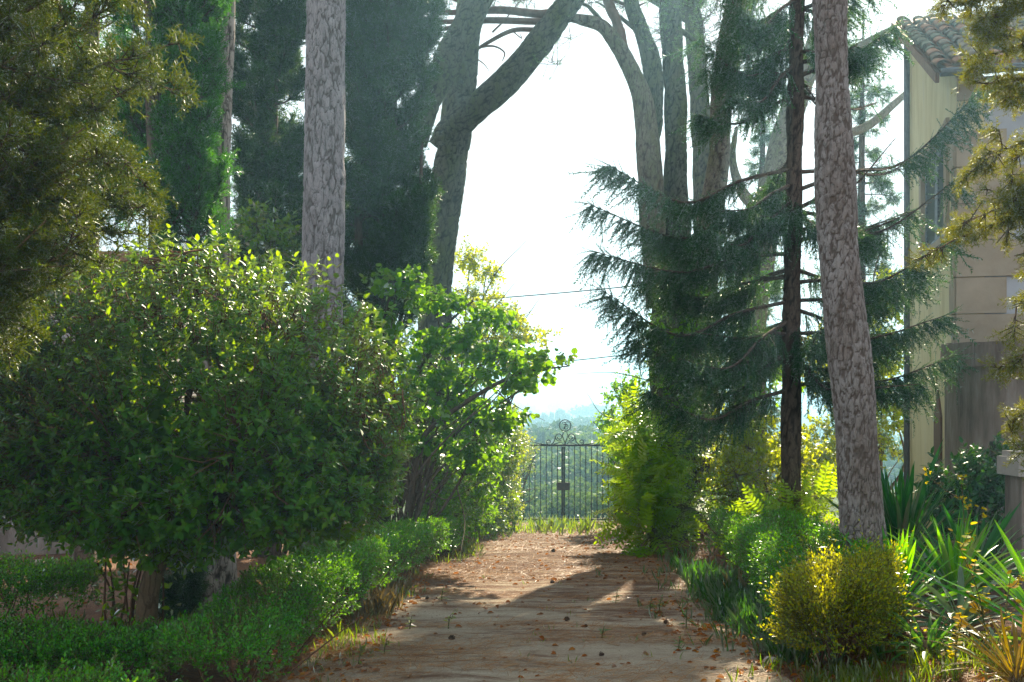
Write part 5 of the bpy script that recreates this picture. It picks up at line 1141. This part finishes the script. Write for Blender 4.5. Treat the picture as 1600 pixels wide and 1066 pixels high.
def column_branches(r, base, top, radius, n, rise=.9, rad0=.018):
    """steep branches filling a column; radius is a function of height fraction"""
    base = np.array(base, float); top = np.array(top, float); out = []
    for k in range(n):
        f = (k + r.random()) / n; a = base + (top - base) * f; th = r.uniform(0, 6.28); rr = radius(f) * r.uniform(.65, 1.12); d = np.array([math.cos(th), math.sin(th), 0]); h = rr * rise * r.uniform(.6, 1.4)
        e = a + d * rr + np.array([0, 0, h]); out.append((np.array([a, a + d * rr * .55 + np.array([0, 0, h * .25]), e]), [rad0, rad0 * .6, rad0 * .25]))
    return out
r_ = np.random.default_rng(131)
# bluish dark cypress behind the pale pine, left of it
b0 = P(415, 900, 14.5); 
conifer('cypress_tree', 'tall dark bluish cypress standing behind the gap left of the straight pine trunk', b0[:2], [np.array([b0[0], b0[1], float(zg(b0[0], b0[1])) - .1]), P(418, 300, 14.5), P(425, -150, 14.5), P(428, -420, 14.5)], [.17, .13, .08, .03],
        column_branches(r_, P(416, 860, 14.5), P(428, -400, 14.5), lambda f: 1.0 * (1 - .25 * f) * (.8 + .2 * math.sin(f * 23)), 210), M['cypress'], 141, .23, 56)
# broad cypress between the pale pine and the stone pine: several stems, bare at the foot
b0 = P(590, 860, 15.5); zb = float(zg(b0[0], b0[1])) - .1
br = column_branches(r_, P(600, 480, 15.5), P(620, -420, 15.5), lambda f: (.95 if f < .9 else .5) * (.82 + .18 * math.sin(f * 19)) * min(1, .55 + f * 2.2), 220) + column_branches(r_, P(560, 600, 15.6), P(575, -300, 15.6), lambda f: .62, 110)
br += [(np.array([P(575, 480, 15.5), P(620, 420, 15.4), P(650, 330, 15.3)]), [.03, .02, .01]), (np.array([P(570, 520, 15.5), P(600, 430, 15.3), P(640, 380, 15.2)]), [.03, .02, .01])]
br += [(np.array([P(600 + i * 3, 560, 15.2), P(640, 500 - i * 20, 15.0), P(664, 420 - i * 24, 14.9)]), [.02, .015, .006]) for i in range(6)]
rt_ = conifer('cypress_tree', 'broad dark cypress between the straight pine trunk and the big stone pine', b0[:2], [np.array([b0[0], b0[1], zb]), P(596, 500, 15.5), P(612, 100, 15.5), P(622, -420, 15.5)], [.2, .15, .1, .04], br, M['cypress'], 142, .23, 54)
og = np.array(rt_.location)
add_bark_part('stem', [(np.array([[b0[0] + .1, b0[1], zb], P(570, 520, 15.5), P(560, 300, 15.5), P(575, -100, 15.6)]), [.1, .07, .06, .03]), (np.array([[b0[0], b0[1] - .1, zb], P(600, 560, 15.4), P(650, 400, 15.3), P(660, 200, 15.3)]), [.08, .05, .04, .02])], M['dark_bark'], rt_, og, 7)
# fresh green cypress with a dark stem, nearer left
b0 = P(246, 960, 8.3); zb = float(zg(b0[0], b0[1])) - .1
br = column_branches(r_, P(296, 430, 8.3), P(298, -320, 8.3), lambda f: .31 * (.85 + .15 * math.sin(f * 17)), 120, 1.1, .012) + column_branches(r_, P(225, 330, 8.5), P(230, -300, 8.5), lambda f: .24, 60, 1.0, .012)
br += [(np.array([P(244, 200 + k * 30, 8.3), P(270, 170 + k * 30, 8.2), P(305 + (k % 3) * 12, 120 + k * 30, 8.1)]), [.015, .01, .005]) for k in range(-12, 7)]
conifer('cypress_tree', 'fresh green cypress with a bare dark reddish stem on its left side', b0[:2], [np.array([b0[0], b0[1], zb]), P(246, 600, 8.3), P(243, 250, 8.3), P(240, 0, 8.3), P(246, -320, 8.3)], [.085, .072, .065, .055, .035], br, M['green_cypress'], 143, .115, 120, CYP, 'dark_bark', .7, .4, .25)
# olive juniper hanging into the frame at top left
def juniper():
    r = np.random.default_rng(151); bx, by = -4.25, 5.4; zb = float(zg(bx, by)) - .1; br = []
    stem = [np.array([bx, by, zb]), np.array([bx + .05, by, 1.8]), np.array([bx + .1, by + .1, 3.6]), np.array([bx, by + .1, 6.0])]
    ax = spline(stem, 60)
    tips = [(236, 262, 5.3), (250, 300, 5.4), (225, 230, 5.0), (195, 330, 5.2), (150, 395, 5.0), (170, 420, 5.3), (120, 345, 4.8), (90, 410, 5.1), (60, 450, 5.2), (30, 470, 5.4), (210, 100, 5.2), (215, 160, 5.4), (180, 200, 4.9), (130, 250, 5.0), (200, 40, 5.4), (170, -30, 5.2), (120, 60, 4.9), (60, 150, 5.0), (60, 260, 4.8), (20, 330, 5.0), (100, -60, 5.2), (40, 40, 5.3), (150, 130, 5.6), (110, 190, 5.7), (70, 330, 5.8), (170, 280, 5.7), (215, -60, 5.5), (20, 210, 5.7), (10, 420, 4.9), (85, 90, 5.8), (20, -40, 5.6)]
    for px, py, Y in tips:
        e = P(px - 48, py, Y); s = ax[np.argmin(np.abs(ax[:, 2] - (e[2] - .35 + r.uniform(-.3, .2))))]; L = np.linalg.norm(e - s); mid = (s + e) / 2 + np.array([0, 0, -.10 * L]) + r.normal(size=3) * .08
        br.append((np.array([s, mid, e]), [.022, .014, .004])); c = spline(br[-1][0], 16)
        for k in range(9):
            q = c[r.integers(5, 16)]; d = unit((e - s) / L + r.normal(size=3) * .6 + [0, 0, .1]); br.append((np.array([q, q + d * .15 + [0, 0, -.01], q + d * r.uniform(.22, .45)]), [.007, .004, .002]))
    for k in range(60):
        s = ax[r.integers(8, 58)]; th = r.uniform(1.6, 5.6); L = r.uniform(.6, 1.3); d = np.array([math.cos(th), math.sin(th), r.uniform(-.1, .5)]); br.append((np.array([s, s + d * L * .5, s + d * L + [0, 0, .1]]), [.015, .01, .004]))
    conifer('juniper_tree', 'olive brown juniper with feathery hanging boughs at the upper left edge', (bx, by), stem, [.12, .1, .08, .04], br, M['juniper'], 152, .125, 66, FLUF, 'shrub_bark', .12, .55, .12, None, 'juniper tree', 16, .16)
juniper()
# golden yew sprays hanging in from the right edge
def yew():
    r = np.random.default_rng(161); bx, by = 3.9, 5.9; zb = float(zg(bx, by)) - .1; br = []
    stem = [np.array([bx, by, zb]), np.array([bx, by, 2.0]), np.array([bx - .05, by, 4.0]), np.array([bx, by, 6.0])]; ax = spline(stem, 60)
    tips = [(1490, 375, 5.6), (1515, 260, 5.8), (1525, 340, 5.5), (1560, 300, 5.5), (1490, 12, 5.7), (1520, 40, 5.6), (1545, 90, 5.5), (1575, 125, 5.4), (1510, -30, 5.5), (1560, 20, 5.6), (1590, 60, 5.6), (1600, 150, 5.5), (1580, 250, 5.6), (1600, 330, 5.5), (1585, 400, 5.4), (1588, 480, 5.5), (1590, 560, 5.4), (1592, 650, 5.5), (1605, 720, 5.5), (1600, 440, 5.7), (1610, 560, 5.6), (1550, -60, 5.7), (1600, 0, 5.4)]
    for px, py, Y in tips:
        e = P(px, py, Y); s = ax[np.argmin(np.abs(ax[:, 2] - (e[2] + r.uniform(.1, .5))))]; L = np.linalg.norm(e - s); mid = (s + e) / 2 + np.array([0, 0, .08 * L]); br.append((np.array([s, mid, e]), [.016, .01, .003])); c = spline(br[-1][0], 14)
        for k in range(5):
            q = c[r.integers(6, 14)]; d = unit((e - s) / L + r.normal(size=3) * .5 + [0, 0, -.35]); br.append((np.array([q, q + d * .1, q + d * r.uniform(.12, .24)]), [.005, .003, .002]))
    for k in range(30):
        s = ax[r.integers(8, 58)]; th = r.uniform(-1.5, 1.5); L = r.uniform(.5, 1.0); d = np.array([math.cos(th), math.sin(th), r.uniform(-.3, .3)]); br.append((np.array([s, s + d * L * .5, s + d * L]), [.012, .008, .004]))
    conifer('golden_yew', 'golden backlit yew sprays hanging in from the right edge', (bx, by), stem, [.1, .09, .07, .04], br, M['gold_yew'], 162, .10, 78, FLUF, 'shrub_bark', -.25, .5, .2, None, 'yew tree', 16, .12)
yew()
# thuja bush clasping the fluted foot under the round bush
r_ = np.random.default_rng(171); b0 = P(282, 985, 8.1)
conifer('thuja_shrub', 'small dull green thuja in front of the fluted pale trunk foot', b0[:2], [np.array([b0[0], b0[1], float(zg(b0[0], b0[1])) - .05]), P(284, 930, 8.1), P(288, 880, 8.15)], [.03, .025, .015], column_branches(r_, P(283, 985, 8.1), P(288, 870, 8.15), lambda f: .16, 60, 1.2, .006), M['cypress'], 172, .10, 110, FLUF, 'dark_bark', .6, .4, .1, None, 'thuja', 10, .08)
# a second column of dark cypress far left behind the juniper
b0 = P(130, 870, 13); 
conifer('cypress_tree', 'dark cypress half hidden behind the olive juniper at the left', b0[:2], [np.array([b0[0], b0[1], float(zg(b0[0], b0[1])) - .1]), P(140, 300, 13), P(150, -300, 13)], [.17, .12, .05], column_branches(r_, P(140, 380, 13), P(150, -380, 13), lambda f: .75 * (1 - .3 * f), 110), M['green_cypress'], 144, .20, 46)

# hazy conifers beyond the thicket, filling the upper right between the trunks
r_ = np.random.default_rng(181)
for px, Y, ty, rad, lab, sd in ((1345, 26.5, 15, 1.35, 'hazy conifer seen between the leaning trunk and the villa', 182), (1190, 27.5, 60, 1.0, 'hazy conifer showing between the slim pine and the spruce trunk', 183)):
    b0 = P(px, 800, Y); zb = float(zg(b0[0], b0[1])) - .1
    conifer('cypress_tree', lab, b0[:2], [np.array([b0[0], b0[1], zb]), P(px, 400, Y), P(px + 4, ty, Y)], [.18, .12, .03], column_branches(r_, P(px, 720, Y), P(px + 4, ty + 40, Y), lambda f: rad * (1 - .45 * f) * (.7 + .3 * math.sin(f * 31)), 95, -.15, .02), M['cypress'], sd, .26, 30, CYP, 'dark_bark', -.1, .5, .2)
# ================================================================ yuccas, blades, weeds, litter
def blade_mesh(name, L, W, bend, fold=.25, n=6, mat=None, taper=.72):
    t = np.linspace(0, 1, n); w_ = W / 2 * np.minimum(1, .55 + 2.2 * t) * np.where(t < taper, 1, np.clip((1 - t) / (1 - taper), 0.02, 1)); th = bend * t ** 1.6
    x = np.cumsum(np.concatenate([[0], np.cos(th[1:])])) * L / (n - 1); z = np.cumsum(np.concatenate([[0], -np.sin(th[1:])])) * L / (n - 1)
    V = []; F = []
    for i in range(n): V += [(x[i], w_[i], z[i] + fold * w_[i]), (x[i], 0, z[i]), (x[i], -w_[i], z[i] + fold * w_[i])]
    for i in range(n - 1): o = 3 * i; F += [(o, o + 1, o + 4, o + 3), (o + 1, o + 2, o + 5, o + 4)]
    me = mesh_np(name, V, F); me.polygons.foreach_set('use_smooth', np.ones(len(F), bool))
    if mat: me.materials.append(mat)
    return me
def yucca(name, label, cat, base, n, L, W, mat, seed, tilt=(.05, 1.25), bend=(.0, .5), stem_h=.12, dead=0, zoff=0, az=None, group=None, stem_r=.05):
    r = np.random.default_rng(seed); base = np.array([base[0], base[1], float(zg(base[0], base[1]))]); rt_ = thing(name, label, cat, base, group)
    b = Bulk(); b.tube([(0, 0, -.08), (0, 0, stem_h * .6), (0, 0, stem_h + .05)], [stem_r * 1.2, stem_r, stem_r * .6], 8); o = link('stem', attr_one(b.mesh('stem'), .5), M['shrub_bark'], rt_)
    mes = [blade_mesh('leaf', L * s, W, bd, .3, 6, M[mat]) for s, bd in zip((.8, .9, 1, 1.08, .95, .7), np.linspace(bend[0], bend[1], 6))]
    dm = blade_mesh('leaf', L * .8, W * .7, 1.9, .5, 6, M['dry'])
    for i in range(n):
        f = (i + .5) / n; th = i * 2.39996 + r.normal() * .2
        if az is not None: th = az[0] + (az[1] - az[0]) * r.random()
        inc = tilt[0] + (tilt[1] - tilt[0]) * f ** .8 + r.normal() * .11
        me = mes[min(5, max(0, int(f * 5.99)))] if r.random() < .8 else mes[r.integers(0, 6)]
        if dead and i > n - 1 - dead: me = dm; inc = 1.3 + r.normal() * .2
        o = bpy.data.objects.new('leaf', me); COL.objects.link(o); o.parent = rt_
        z = stem_h * (1 - .75 * f); m = Matrix.Rotation(th, 4, 'Z') @ Matrix.Rotation(-(math.pi / 2 - inc), 4, 'Y') @ Matrix.Rotation(r.normal() * .4, 4, 'X')
        o.matrix_local = Matrix.Translation((math.cos(th) * .02, math.sin(th) * .02, z)) @ m @ Matrix.Scale(r.uniform(.85, 1.12), 4)
    return rt_
def base_at(px, py, Y): q = P(px, py, Y); return (q[0], Y)
yucca('yucca_plant', 'sunlit yucca rosette of stiff green swords just right of the golden box ball', 'yucca', base_at(1402, 1000, 7.1), 74, .60, .036, 'yucca', 201, (.04, 1.2), (0, .6), .22, 9)
yucca('yucca_plant', 'second sunlit yucca, behind and to the right of the front rosette', 'yucca', base_at(1492, 950, 7.7), 66, .64, .038, 'yucca', 202, (.04, 1.15), (0, .6), .25, 9)
yucca('yucca_plant', 'tall dark green yucca against the cream wall right behind the leaning trunk', 'yucca', base_at(1408, 830, 9.9), 84, 1.0, .05, 'dark_yucca', 203, (.02, .95), (0, .25), .35, 6)
yucca('yucca_plant', 'dark yucca with arching leaves below the annex wall', 'yucca', base_at(1520, 860, 8.6), 46, .8, .055, 'dark_yucca', 204, (.1, 1.2), (.1, .6), .2, 4)
yucca('strap_leaf_plant', 'clump of drooping grey green straps at the foot of the leaning trunk', 'plant', base_at(1410, 870, 8.3), 44, .72, .05, 'grey_blade', 205, (.5, 1.45), (.6, 1.7), .2, 4)
yucca('strap_leaf_plant', 'clump of grey green arching straps between the two sunlit yuccas and the edge', 'plant', base_at(1500, 960, 6.6), 46, .62, .042, 'grey_blade', 206, (.5, 1.5), (.5, 1.6), .12, 5)
yucca('agave_plant', 'large light green sword leaves reaching in from the right edge', 'agave', base_at(1640, 950, 5.9), 38, .74, .042, 'yucca', 207, (.3, 1.25), (.05, .4), .2, 3)
yucca('strap_leaf_plant', 'golden dying clump of thin straps in the bottom right corner', 'plant', base_at(1590, 1040, 5.15), 90, .5, .014, 'gold_blade', 208, (.2, 1.45), (.3, 1.3), .08, 20)
yucca('strap_leaf_plant', 'thin green blades spreading at the foot of the front yucca', 'plant', base_at(1450, 1000, 6.2), 40, .42, .022, 'blue_grass', 209, (.4, 1.4), (.4, 1.2), .05, 4)

# weeds: leafy upright stems
def weed(name, label, base, h, nl, leaf, mat, seed, tmpl=LANCE, lean=(0, 0), flower=None, cat='weed', group=None, branches=0):
    r = np.random.default_rng(seed); base = np.array([base[0], base[1], float(zg(base[0], base[1]))]); rt_ = thing(name, label, cat, base, group)
    c = spline([[0, 0, -.02], [lean[0] * .3, lean[1] * .3, h * .5], [lean[0], lean[1], h]], 14); st = Bulk(); st.tube(c, np.linspace(.006, .002, 14), 5); lf = Bulk(); ends = [c[-1]]
    stems = [c]
    for k in range(branches):
        q = c[r.integers(4, 12)]; e = q + np.array([r.normal() * .3, r.normal() * .2, r.uniform(.2, .6)]) * h * .4; s = spline([q, (q + e) / 2 + [0, 0, -.02], e], 8); st.tube(s, np.linspace(.004, .0015, 8), 4); stems.append(s); ends.append(e)
    for s in stems:
        m = nl if s is c else nl // 2; u = np.linspace(.15, 1, m); i = (u * (len(s) - 1)).astype(int); th = np.arange(m) * 2.4 + r.random()
        ax = np.stack([np.cos(th), np.sin(th), r.uniform(-.1, .6, m)], -1); lf.scatter(tmpl, s[i], ax, np.tile([0, 0, 1.], (m, 1)) + rnd(m) * .3, leaf * r.uniform(.6, 1.2, m) * (1.15 - .5 * u))
    link('stem', st.mesh('stem'), M['green_twig'] if flower is None else M['twig'], rt_); link('leaves', lf.mesh('leaves'), M[mat], rt_)
    if flower:
        fl = Bulk()
        for e in ends:
            for k in range(6):
                q = e + r.normal(size=3) * .022; v = unit(r.normal(size=(5, 3)) + [0, 0, .4]); fl.scatter(BROAD, np.repeat(q[None], 5, 0), v, rnd(5), np.full(5, .019))
        link('flowers', fl.mesh('flowers'), M[flower], rt_)['kind'] = 'stuff'
    return rt_
weed('yellow_flower_stalk', 'tall dry flower stalk with yellow blossoms in front of the annex wall', base_at(1512, 870, 7.9), 1.02, 8, .05, 'gold_leaf', 211, LANCE, (-.05, 0), 'flower', 'flower', None, 5)
weed('nettle_stem', 'tall yellow green leafy stem rising behind the golden box ball', base_at(1278, 900, 7.6), .78, 26, .10, 'lime', 212, LANCE, (.10, 0))
weed('nettle_stem', 'short pale leafy stem beside the base of the front yucca', base_at(1420, 1020, 5.95), .42, 24, .075, 'lime', 213, LANCE, (.03, 0))
weed('golden_weed', 'weed with golden heart shaped leaves in front of the second yucca', base_at(1545, 1010, 6.1), .72, 12, .055, 'gold_leaf', 214, ROUND, (-.22, 0), None, 'weed', None, 6)
weed('golden_weed', 'low weed with round golden leaves near the bottom right grass', base_at(1490, 1030, 5.7), .36, 12, .045, 'gold_leaf', 215, ROUND, (.06, 0), None, 'weed', None, 5)
weed('golden_weed', 'spindly yellow leaved weed at the far right in front of the agave', base_at(1565, 1045, 5.5), .55, 12, .04, 'gold_leaf', 216, ROUND, (.05, 0), None, 'weed', None, 5)
weed('fern_weed', 'soft feathery yellow green weed between the blue hedge and leaning trunk', base_at(1240, 880, 8.6), .5, 24, .11, 'lime', 217, LANCE, (.02, 0), None, 'weed', None, 5)
WL_ = ['small green weed on the drive, tallest of those right of the middle', 'small weed on the bare drive just left of the tallest weed', 'tiny weed in mid drive, farthest of those near the centre line', 'thin weed between the centre of the drive and the tallest weed', 'low weed standing alone on the pale sand in the middle of the drive', 'weed near the right edge of the drive beside the shade grass', 'weed left of centre beside the lone pine cone on the pale sand', 'weed near the left hedge in the foreground of the drive', 'weed at the foot of the left hedge close to the camera', 'weed closest to the camera at the left edge of the drive', 'weed at the left edge of the drive far up by the needle drift', 'weed in the right foreground nearest the camera on the drive']
for i, (px, py, h) in enumerate([(1072, 985, .28), (1015, 965, .18), (962, 945, .14), (1030, 960, .15), (940, 1000, .1), (1135, 1010, .2), (700, 985, .12), (640, 985, .12), (600, 1025, .12), (560, 1040, .12), (690, 940, .14), (1060, 1020, .12)]):
    Y = 5; 
    for _ in range(30): Y = (EYE - float(zg((px - HX) / FOC * Y, Y))) * FOC / (py - HY)
    weed('drive_weed', WL_[i], ((px - HX) / FOC * Y, Y), h, 9, .05 + .1 * h, 'blue_grass' if px > 800 else 'grass', 220 + i, LANCE, (.02, .01), None, 'weed', 'weeds on the drive', 2)

def ground_pts(n, x0, x1, y0, y1, r, fn=None):
    y = r.uniform(y0, y1, n); x = r.uniform(x0, x1, n); 
    if fn is not None: k = fn(x, y); x, y = x[k], y[k]
    return np.stack([x, y, zg(x, y)], -1)
r = np.random.default_rng(301)
GB_ = T_([(0, .03, 0), (0, -.03, 0), (.55, .02, .04), (.55, -.02, .04), (1, 0, .22)], [(0, 1, 3, 2), (2, 3, 4, 4)])
GB_ = T_([(0, .022, 0), (0, -.022, 0), (.6, -.014, -.06), (1, 0, -.28), (.6, .014, -.06)], [(0, 1, 2, 3, 4)])
def grass_obj(name, specs, mat):
    b = Bulk()
    for cx, cy, sx, sy, n, h, tuft in specs:
        k = max(1, n // tuft); c = np.stack([cx + r.normal(size=k) * sx, cy + r.normal(size=k) * sy], -1); q = np.repeat(c, tuft, 0) + r.normal(size=(k * tuft, 2)) * .025; m = len(q)
        p = np.stack([q[:, 0], q[:, 1], zg(q[:, 0], q[:, 1]) - .005], -1); a = unit(np.stack([r.normal(size=m) * .35, r.normal(size=m) * .35, np.ones(m)], -1)); b.scatter(GB_, p, a, rnd(m) * [1, 1, .2] + 1e-3, h * r.uniform(.4, 1.25, m))
    return tag(link(name, b.mesh(name), M[mat]), kind='stuff')
grass_obj('grass', [(1.1, 24.7, .9, .12, 420, .06, 6), (.9, 21.5, .5, .8, 420, .3, 7), (1.9, 22, .5, .9, 200, .2, 6), (-.3, 21, .2, .9, 400, .15, 6), (-.75, 15.5, .15, 1.0, 260, .14, 6), (-1.2, 10, .12, 1.6, 500, .1, 5), (-1.25, 7.2, .14, 1.0, 420, .07, 5), (.4, 8, .8, 1.8, 160, .06, 5), (2.5, 5.9, .5, .3, 1300, .11, 6), (1.95, 5.9, .16, .2, 420, .11, 6), (-3.0, 6.9, .6, .5, 500, .15, 6), (-2.4, 7.6, .6, .3, 300, .15, 6), (1.0, 25.4, 1.6, .15, 420, .06, 6)], 'grass')
grass_obj('shade_grass', [(1.95, 8.2, .13, .7, 900, .2, 7), (2.1, 9.6, .12, .7, 900, .22, 7), (2.25, 11.5, .14, 1.0, 700, .2, 7), (1.85, 7.0, .10, .3, 400, .14, 7), (1.75, 9.5, .3, 1.6, 260, .12, 6), (4.5, 11, 1.0, 1.5, 900, .25, 6)], 'blue_grass')
grass_obj('dry_grass', [(-1.22, 8.9, .08, .25, 260, .22, 8), (-1.2, 10.6, .06, .2, 120, .16, 8), (2.2, 9.8, .05, .1, 60, .3, 8)], 'straw')

# fallen pine needles: thin strips lying flat, thicker in drifts
def drift(x, y): return np.array([mnoise.noise(Vector((a * .55, c * 2.4, 1.7))) + .5 * mnoise.noise(Vector((a * 1.7, c * 5, 4))) for a, c in zip(x, y)])
b = Bulk(); NF = T_([(0, .012, 0), (0, -.012, 0), (1, -.012, .0), (1, .012, .0)], [(0, 1, 2, 3)])
for n, x0, x1, y0, y1, thr in ((60000, -1.9, 2.4, 5.2, 13, .12), (34000, -1.2, 3, 12, 25, -.15), (9000, -7.5, -1.8, 6.4, 14.6, -.2), (5000, 1.7, 3.4, 5.0, 6.6, -.3), (5000, -2.2, -1.15, 5, 10, -.4)):
    p = ground_pts(n, x0, x1, y0, y1, r); k = drift(p[:, 0], p[:, 1]) > thr + .25 * r.normal(size=len(p)) * .5; p = p[k]; m = len(p); p[:, 2] += r.uniform(.012, .028, m)
    th = r.normal(size=m) * .9; a = np.stack([np.cos(th), np.sin(th), r.normal(size=m) * .12], -1); b.scatter(NF, p, a, np.tile([0, 0, 1.], (m, 1)) + rnd(m) * .25, r.uniform(.06, .13, m) * (1 + (p[:, 1] > 12) * .4))
tag(link('pine_needle_litter', b.mesh('pine_needle_litter'), M['needles']), kind='stuff')
b = Bulk()
for n, x0, x1, y0, y1 in ((260, -1.5, 2.3, 5.3, 12), (1500, -1.2, 3, 11.5, 24.5), (600, -1.7, -.9, 5.3, 12), (260, 1.2, 2.0, 5.3, 10), (300, -6.5, -2, 6.4, 14), (320, 1.9, 3.4, 5.0, 6.5), (160, 1.5, 2.3, 5.5, 9)):
    p = ground_pts(n, x0, x1, y0, y1, r); m = len(p); p[:, 2] += .016; th = r.uniform(0, 6.28, m); LT = OVAL[0].copy(); LT[:, 2] *= 3.5
    b.scatter((LT, OVAL[1]), p, np.stack([np.cos(th), np.sin(th), r.normal(size=m) * .2], -1), np.tile([0, 0, 1.], (m, 1)) + rnd(m) * .5, r.uniform(.03, .075, m))
tag(link('fallen_leaves', b.mesh('fallen_leaves'), M['dry']), kind='stuff')
# loose grit and small stones on the drive
OCT = T_([(1, 0, 0), (0, 1, 0), (-1, 0, 0), (0, -1, 0), (0, 0, .6), (0, 0, -.6)], [(0, 1, 4), (1, 2, 4), (2, 3, 4), (3, 0, 4)])
b = Bulk(); p = np.concatenate([ground_pts(9000, -1.7, 2.2, 5.2, 12, r), ground_pts(4000, -1.4, 2.8, 12, 24, r), ground_pts(1500, -6, -2, 6.5, 14, r)]); m = len(p); p[:, 2] += .010
th = r.uniform(0, 6.28, m); b.scatter(OCT, p, np.stack([np.cos(th), np.sin(th), r.normal(size=m) * .2], -1), np.tile([0, 0, 1.], (m, 1)) + rnd(m) * .3, .003 + .008 * r.random(m) ** 4 + .002 * r.random(m))
tag(link('grit', b.mesh('grit'), plain_mat('grit_stone', (.13, .09, .07), (.36, .30, .24), 3.0, .9, .1)), kind='stuff')
# pine cones
def cone_mesh():
    g = Geo(); n = 34; rr = np.random.default_rng(4)
    g.tube([(0, 0, .004), (0, 0, .03), (0, 0, .065)], [.014, .017, .005], 7)
    for i in range(n):
        f = i / n; th = i * 2.39996; R0 = .012 + .019 * math.sin(min(1, f * 1.15 + .12) * math.pi); z = .008 + .058 * f; c, s = math.cos(th), math.sin(th)
        t1 = np.array([c * R0 * 1.5, s * R0 * 1.5, z + .012]); b1 = np.array([-s, c, 0]) * .009
        o = np.array([c * .009, s * .009, z]); g.add([o - b1 * .6, o + b1 * .6, t1 + b1, t1 - b1, t1 + np.array([c * .004, s * .004, .004])], [(0, 1, 2, 3), (3, 2, 4)])
    me = bpy.data.meshes.new('pine_cone'); me.from_pydata(g.v, [], g.f); me.materials.append(M['cone']); return me
cm = cone_mesh()
CP = [(885, 974, 'dark pine cone lying near the middle of the drive, left one of a close pair'), (916, 982, 'dark pine cone lying near the middle of the drive, right one of a close pair'), (706, 1001, 'lone pine cone on the pale sand left of the middle of the drive'), (1002, 997, 'pine cone on the drive right of the middle weeds'), (944, 1027, 'pine cone in the pale foreground sand of the drive'), (866, 913, 'pine cone on the brown needle drift in mid drive'), (1040, 978, 'pine cone close to the right side of the drive'), (671, 938, 'pine cone near the left hedge in mid drive'), (866, 864, 'far pine cone on the leafy part of the drive'), (1186, 1034, 'pine cone beside the golden box ball'), (560, 990, 'pine cone at the foot of the left hedge'), (1260, 1022, 'pine cone under the golden box ball')]
for px, py, lab in CP:
    Y = 5
    for _ in range(30): Y = (EYE - float(zg((px - HX) / FOC * Y, Y))) * FOC / (py - HY)
    x = (px - HX) / FOC * Y; o = bpy.data.objects.new('pine_cone', cm); COL.objects.link(o); s = r.uniform(.32, .58) * (1.3 if Y > 10 else 1); o.scale = (s, s, s)
    o.location = (x, Y, float(zg(x, Y)) + .028 * s + .01); o.rotation_euler = (math.radians(80 + r.normal() * 12), r.uniform(0, 6.28), r.uniform(0, 6.28)); tag(o, lab, 'pine cone', 'pine cones on the drive')
# fallen twig by the hedge, and a pale stone
q = base_at(1212, 1010, 6.9); z = float(zg(*q)); g = Geo(); g.tube([(q[0] - .12, q[1], z + .02), (q[0], q[1] + .02, z + .035), (q[0] + .14, q[1] - .01, z + .02)], [.007, .006, .003], 6); tag(geo_obj('fallen_twig', g, M['twig'], None, (q[0], q[1], z)), 'thin fallen twig on the ground left of the golden box ball', 'twig')
def stone_obj(px, py, sz, label, mat, seed):
    Y = 5
    for _ in range(30): Y = (EYE - float(zg((px - HX) / FOC * Y, Y))) * FOC / (py - HY)
    x = (px - HX) / FOC * Y; rr = np.random.default_rng(seed); n, m = 10, 7; V = []; F = []
    for j in range(m):
        ph = math.pi * j / (m - 1)
        for i in range(n):
            th = 2 * math.pi * i / n; d = np.array([math.sin(ph) * math.cos(th), math.sin(ph) * math.sin(th), math.cos(ph)]); k = 1 + .3 * mnoise.noise(Vector(d * 1.7) + Vector((seed, 0, 0))); V.append(d * k * sz * np.array([1, .8, .55]))
    for j in range(m - 1):
        for i in range(n): F.append((j * n + i, j * n + (i + 1) % n, (j + 1) * n + (i + 1) % n, (j + 1) * n + i))
    o = link('stone', mesh_np('stone', V, F), mat, None, (x, Y, float(zg(x, Y)) + .2 * sz)); tag(o, label, 'stone')
stone_obj(1205, 1036, .055, 'pale flat stone on the ground left of the golden box ball', pale, 5)
stone_obj(60, 884, .11, 'grey stone lying on the bare litter ground in front of the outbuilding', oldwall, 6)
stone_obj(540, 1000, .03, 'small white pebble at the foot of the left hedge', pale, 7)
